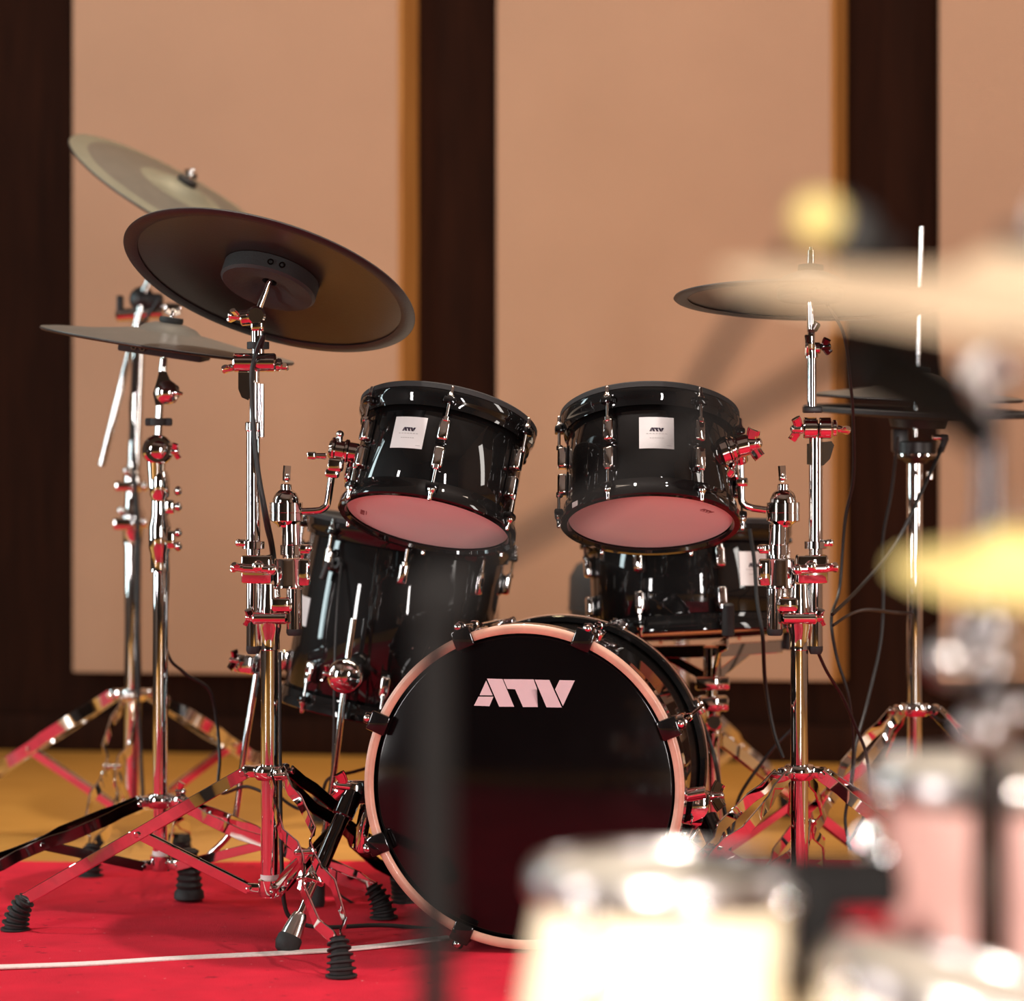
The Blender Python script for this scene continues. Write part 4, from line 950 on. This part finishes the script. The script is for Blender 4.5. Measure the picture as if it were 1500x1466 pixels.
t = Thing('cymbal', 'blurred golden bronze cymbal close to the lens, above the splash', 'cymbal', cK, 'bronze cymbals')
Mk = frame(cK, nK, (0, 1, 0))
t.part('body', 'bronze', lambda b: lathe(b, [(.006, .026), (.022, .024), (.036, .014), (.05, .011), (RK*.6, .006), (RK, 0), (RK, -.001), (RK*.6, .0048), (.05, .0098), (.036, .0128), (.022, .0228), (.006, .0248)], Mk, 96, True))
t.part('felt_washer', 'black_rubber', lambda b: ring(b, cK+nK*.031, nK, .0035, .016, .009))
# dark microphone under the cymbal
m2 = Thing('microphone', 'thick black microphone angled below the bronze cymbal', 'microphone', PF(1340, 570, 1.46))
m2.part('body', 'black_matte', lambda b: tube(b, PF(1262, 520, 1.46), PF(1400, 600, 1.46), .020, .017, 24, .004))
m2.part('clip', 'black_matte', lambda b: tube(b, PF(1390, 590, 1.46), PF(1440, 640, 1.48), .012, None, 18, .003))
# splash
dP = 1.36
cP, nP, RP = disc(1490, 836, CY+dP, 182, 42, 3, True)
t = Thing('splash_cymbal', 'small yellow bronze splash cymbal clamped low beside the chrome stand', 'cymbal', cP, 'bronze cymbals')
Mp = frame(cP, nP, (0, 1, 0))
t.part('body', 'brass', lambda b: lathe(b, [(.004, .022), (.014, .020), (.022, .012), (RP*.65, .006), (RP, 0), (RP, -.0012), (RP*.65, .0046), (.022, .0106), (.014, .0186), (.004, .0204)], Mp, 64, True))
t.part('clamp', 'chrome', lambda b: (tube(b, cP-nP*.05, cP+nP*.035, .0035, None, 12), tube(b, cP-nP*.05, V((XK, CY+dS, cP.z-.05)), .006, None, 12)))
# bongos and tom
def small_drum(name, label, px, py, d, r, H, shell, cat='drum', nl=6, tilt=(0, 0, 1), a0=.5, flare=None):
    c = PF(px, py, d); n = V(tilt).normalized(); c0 = c-n*H
    t = Thing(name, label, cat, c0, None)
    M = frame(c0, n, (0, 1, 0))
    t.part('shell', shell, lambda b: lathe(b, ([(r*.82, 0), (r*.88, H*.2), (r*.97, H*.6), (r, H-.006), (r-.006, H-.006), (r*.80, .0)] if not flare else [(r*1.12, 0), (r*flare, H*.25), (r*(flare*.6+.4), H*.6), (r*1.02, H-.014), (r, H-.006), (r-.006, H-.006), (r*1.05, 0)]), M, 64, True))
    t.part('hoop', 'chrome_dusty', lambda b: lathe(b, [(r+.001, H-.018), (r+.004, H-.020), (r+.007, H-.012), (r+.006, H-.002), (r+.003, H+.002), (r+.001, H-.002)], M, 64, True))
    t.part('head', 'skin_head', lambda b: solid(b, [(r+.0005, H-.008), (r+.0005, H-.004), (r-.006, H-.001)], M, 64))
    for k in range(nl):
        a = 2*math.pi*(k+a0)/nl
        def lug(b):
            p = lambda rr, z: M @ V((rr*math.sin(a), -rr*math.cos(a), z))
            tube(b, p(r+.008, H-.012), p(r+.009, H*.66), .0035, None, 12); ball(b, p(r+.008, H-.014), .0075); box(b, Matrix.Translation(p(r*1.02+.006, H*.64)) @ basis(n, p(1, 0)-p(0, 0)).to_4x4(), .014, .012, .03, .004)
        t.part('lug', 'chrome', lug)
    return t, c0, n
b1, q1, n1 = small_drum('bongo_drum', 'overexposed pale bongo drum in front of the wood-hooped drum', 972, 1268, 1.55, .070, .17, 'amber_shell', nl=4, a0=-.37, flare=1.28)
b2, q2, n2 = small_drum('bongo_drum', 'second pale bongo drum, lower and partly out of sight', 1435, 1436, 1.45, .078, .16, 'amber_shell', nl=4, tilt=(.25, 0, 1), a0=.3, flare=1.15)
bs_ = Thing('bongo_stand', 'black bongo stand joining the two pale bongos', 'drum stand', ((q1.x+q2.x)/2, q1.y-.02, 0))
mx = (q1.x+q2.x)/2+.012; my = (q1.y+q2.y)/2
bs_.part('bridge', 'black_matte', lambda b: (box(b, Matrix.Translation((mx, my+.05, .46)), .05, .06, .10, .008), box(b, Matrix.Translation((mx, my+.05, .50)), .12, .05, .028, .006)))
bs_.tube('post', 'chrome', V((mx, my+.05, .05)), V((mx, my+.05, .41)), .0125)
bs_.part('base', 'black_satin', lambda b: solid(b, [(.065, 0), (.065, .010), (.055, .016), (.02, .06)], frame((mx, my+.05, 0), Zu), 40))
b3, q3, n3 = small_drum('percussion_tom', 'blurred dusty rose tom with chrome lugs beside the bongos', 1500, 1120, 1.75, .095, .17, 'rose_shell', nl=8)
ts = Thing('percussion_stand', 'chrome post stand under the dusty rose tom', 'drum stand', (q3.x, q3.y, 0))
ts.tube('post', 'chrome', V((q3.x, q3.y, .05)), q3-V((0, 0, .001)), .0125)
ts.part('plate', 'black_satin', lambda b: solid(b, [(.06, q3.z-.012), (.06, q3.z-.002)], frame((q3.x, q3.y, 0), Zu), 32))
ts.part('base', 'black_satin', lambda b: solid(b, [(.09, 0), (.09, .010), (.08, .016), (.02, .06)], frame((q3.x, q3.y, 0), Zu), 40))
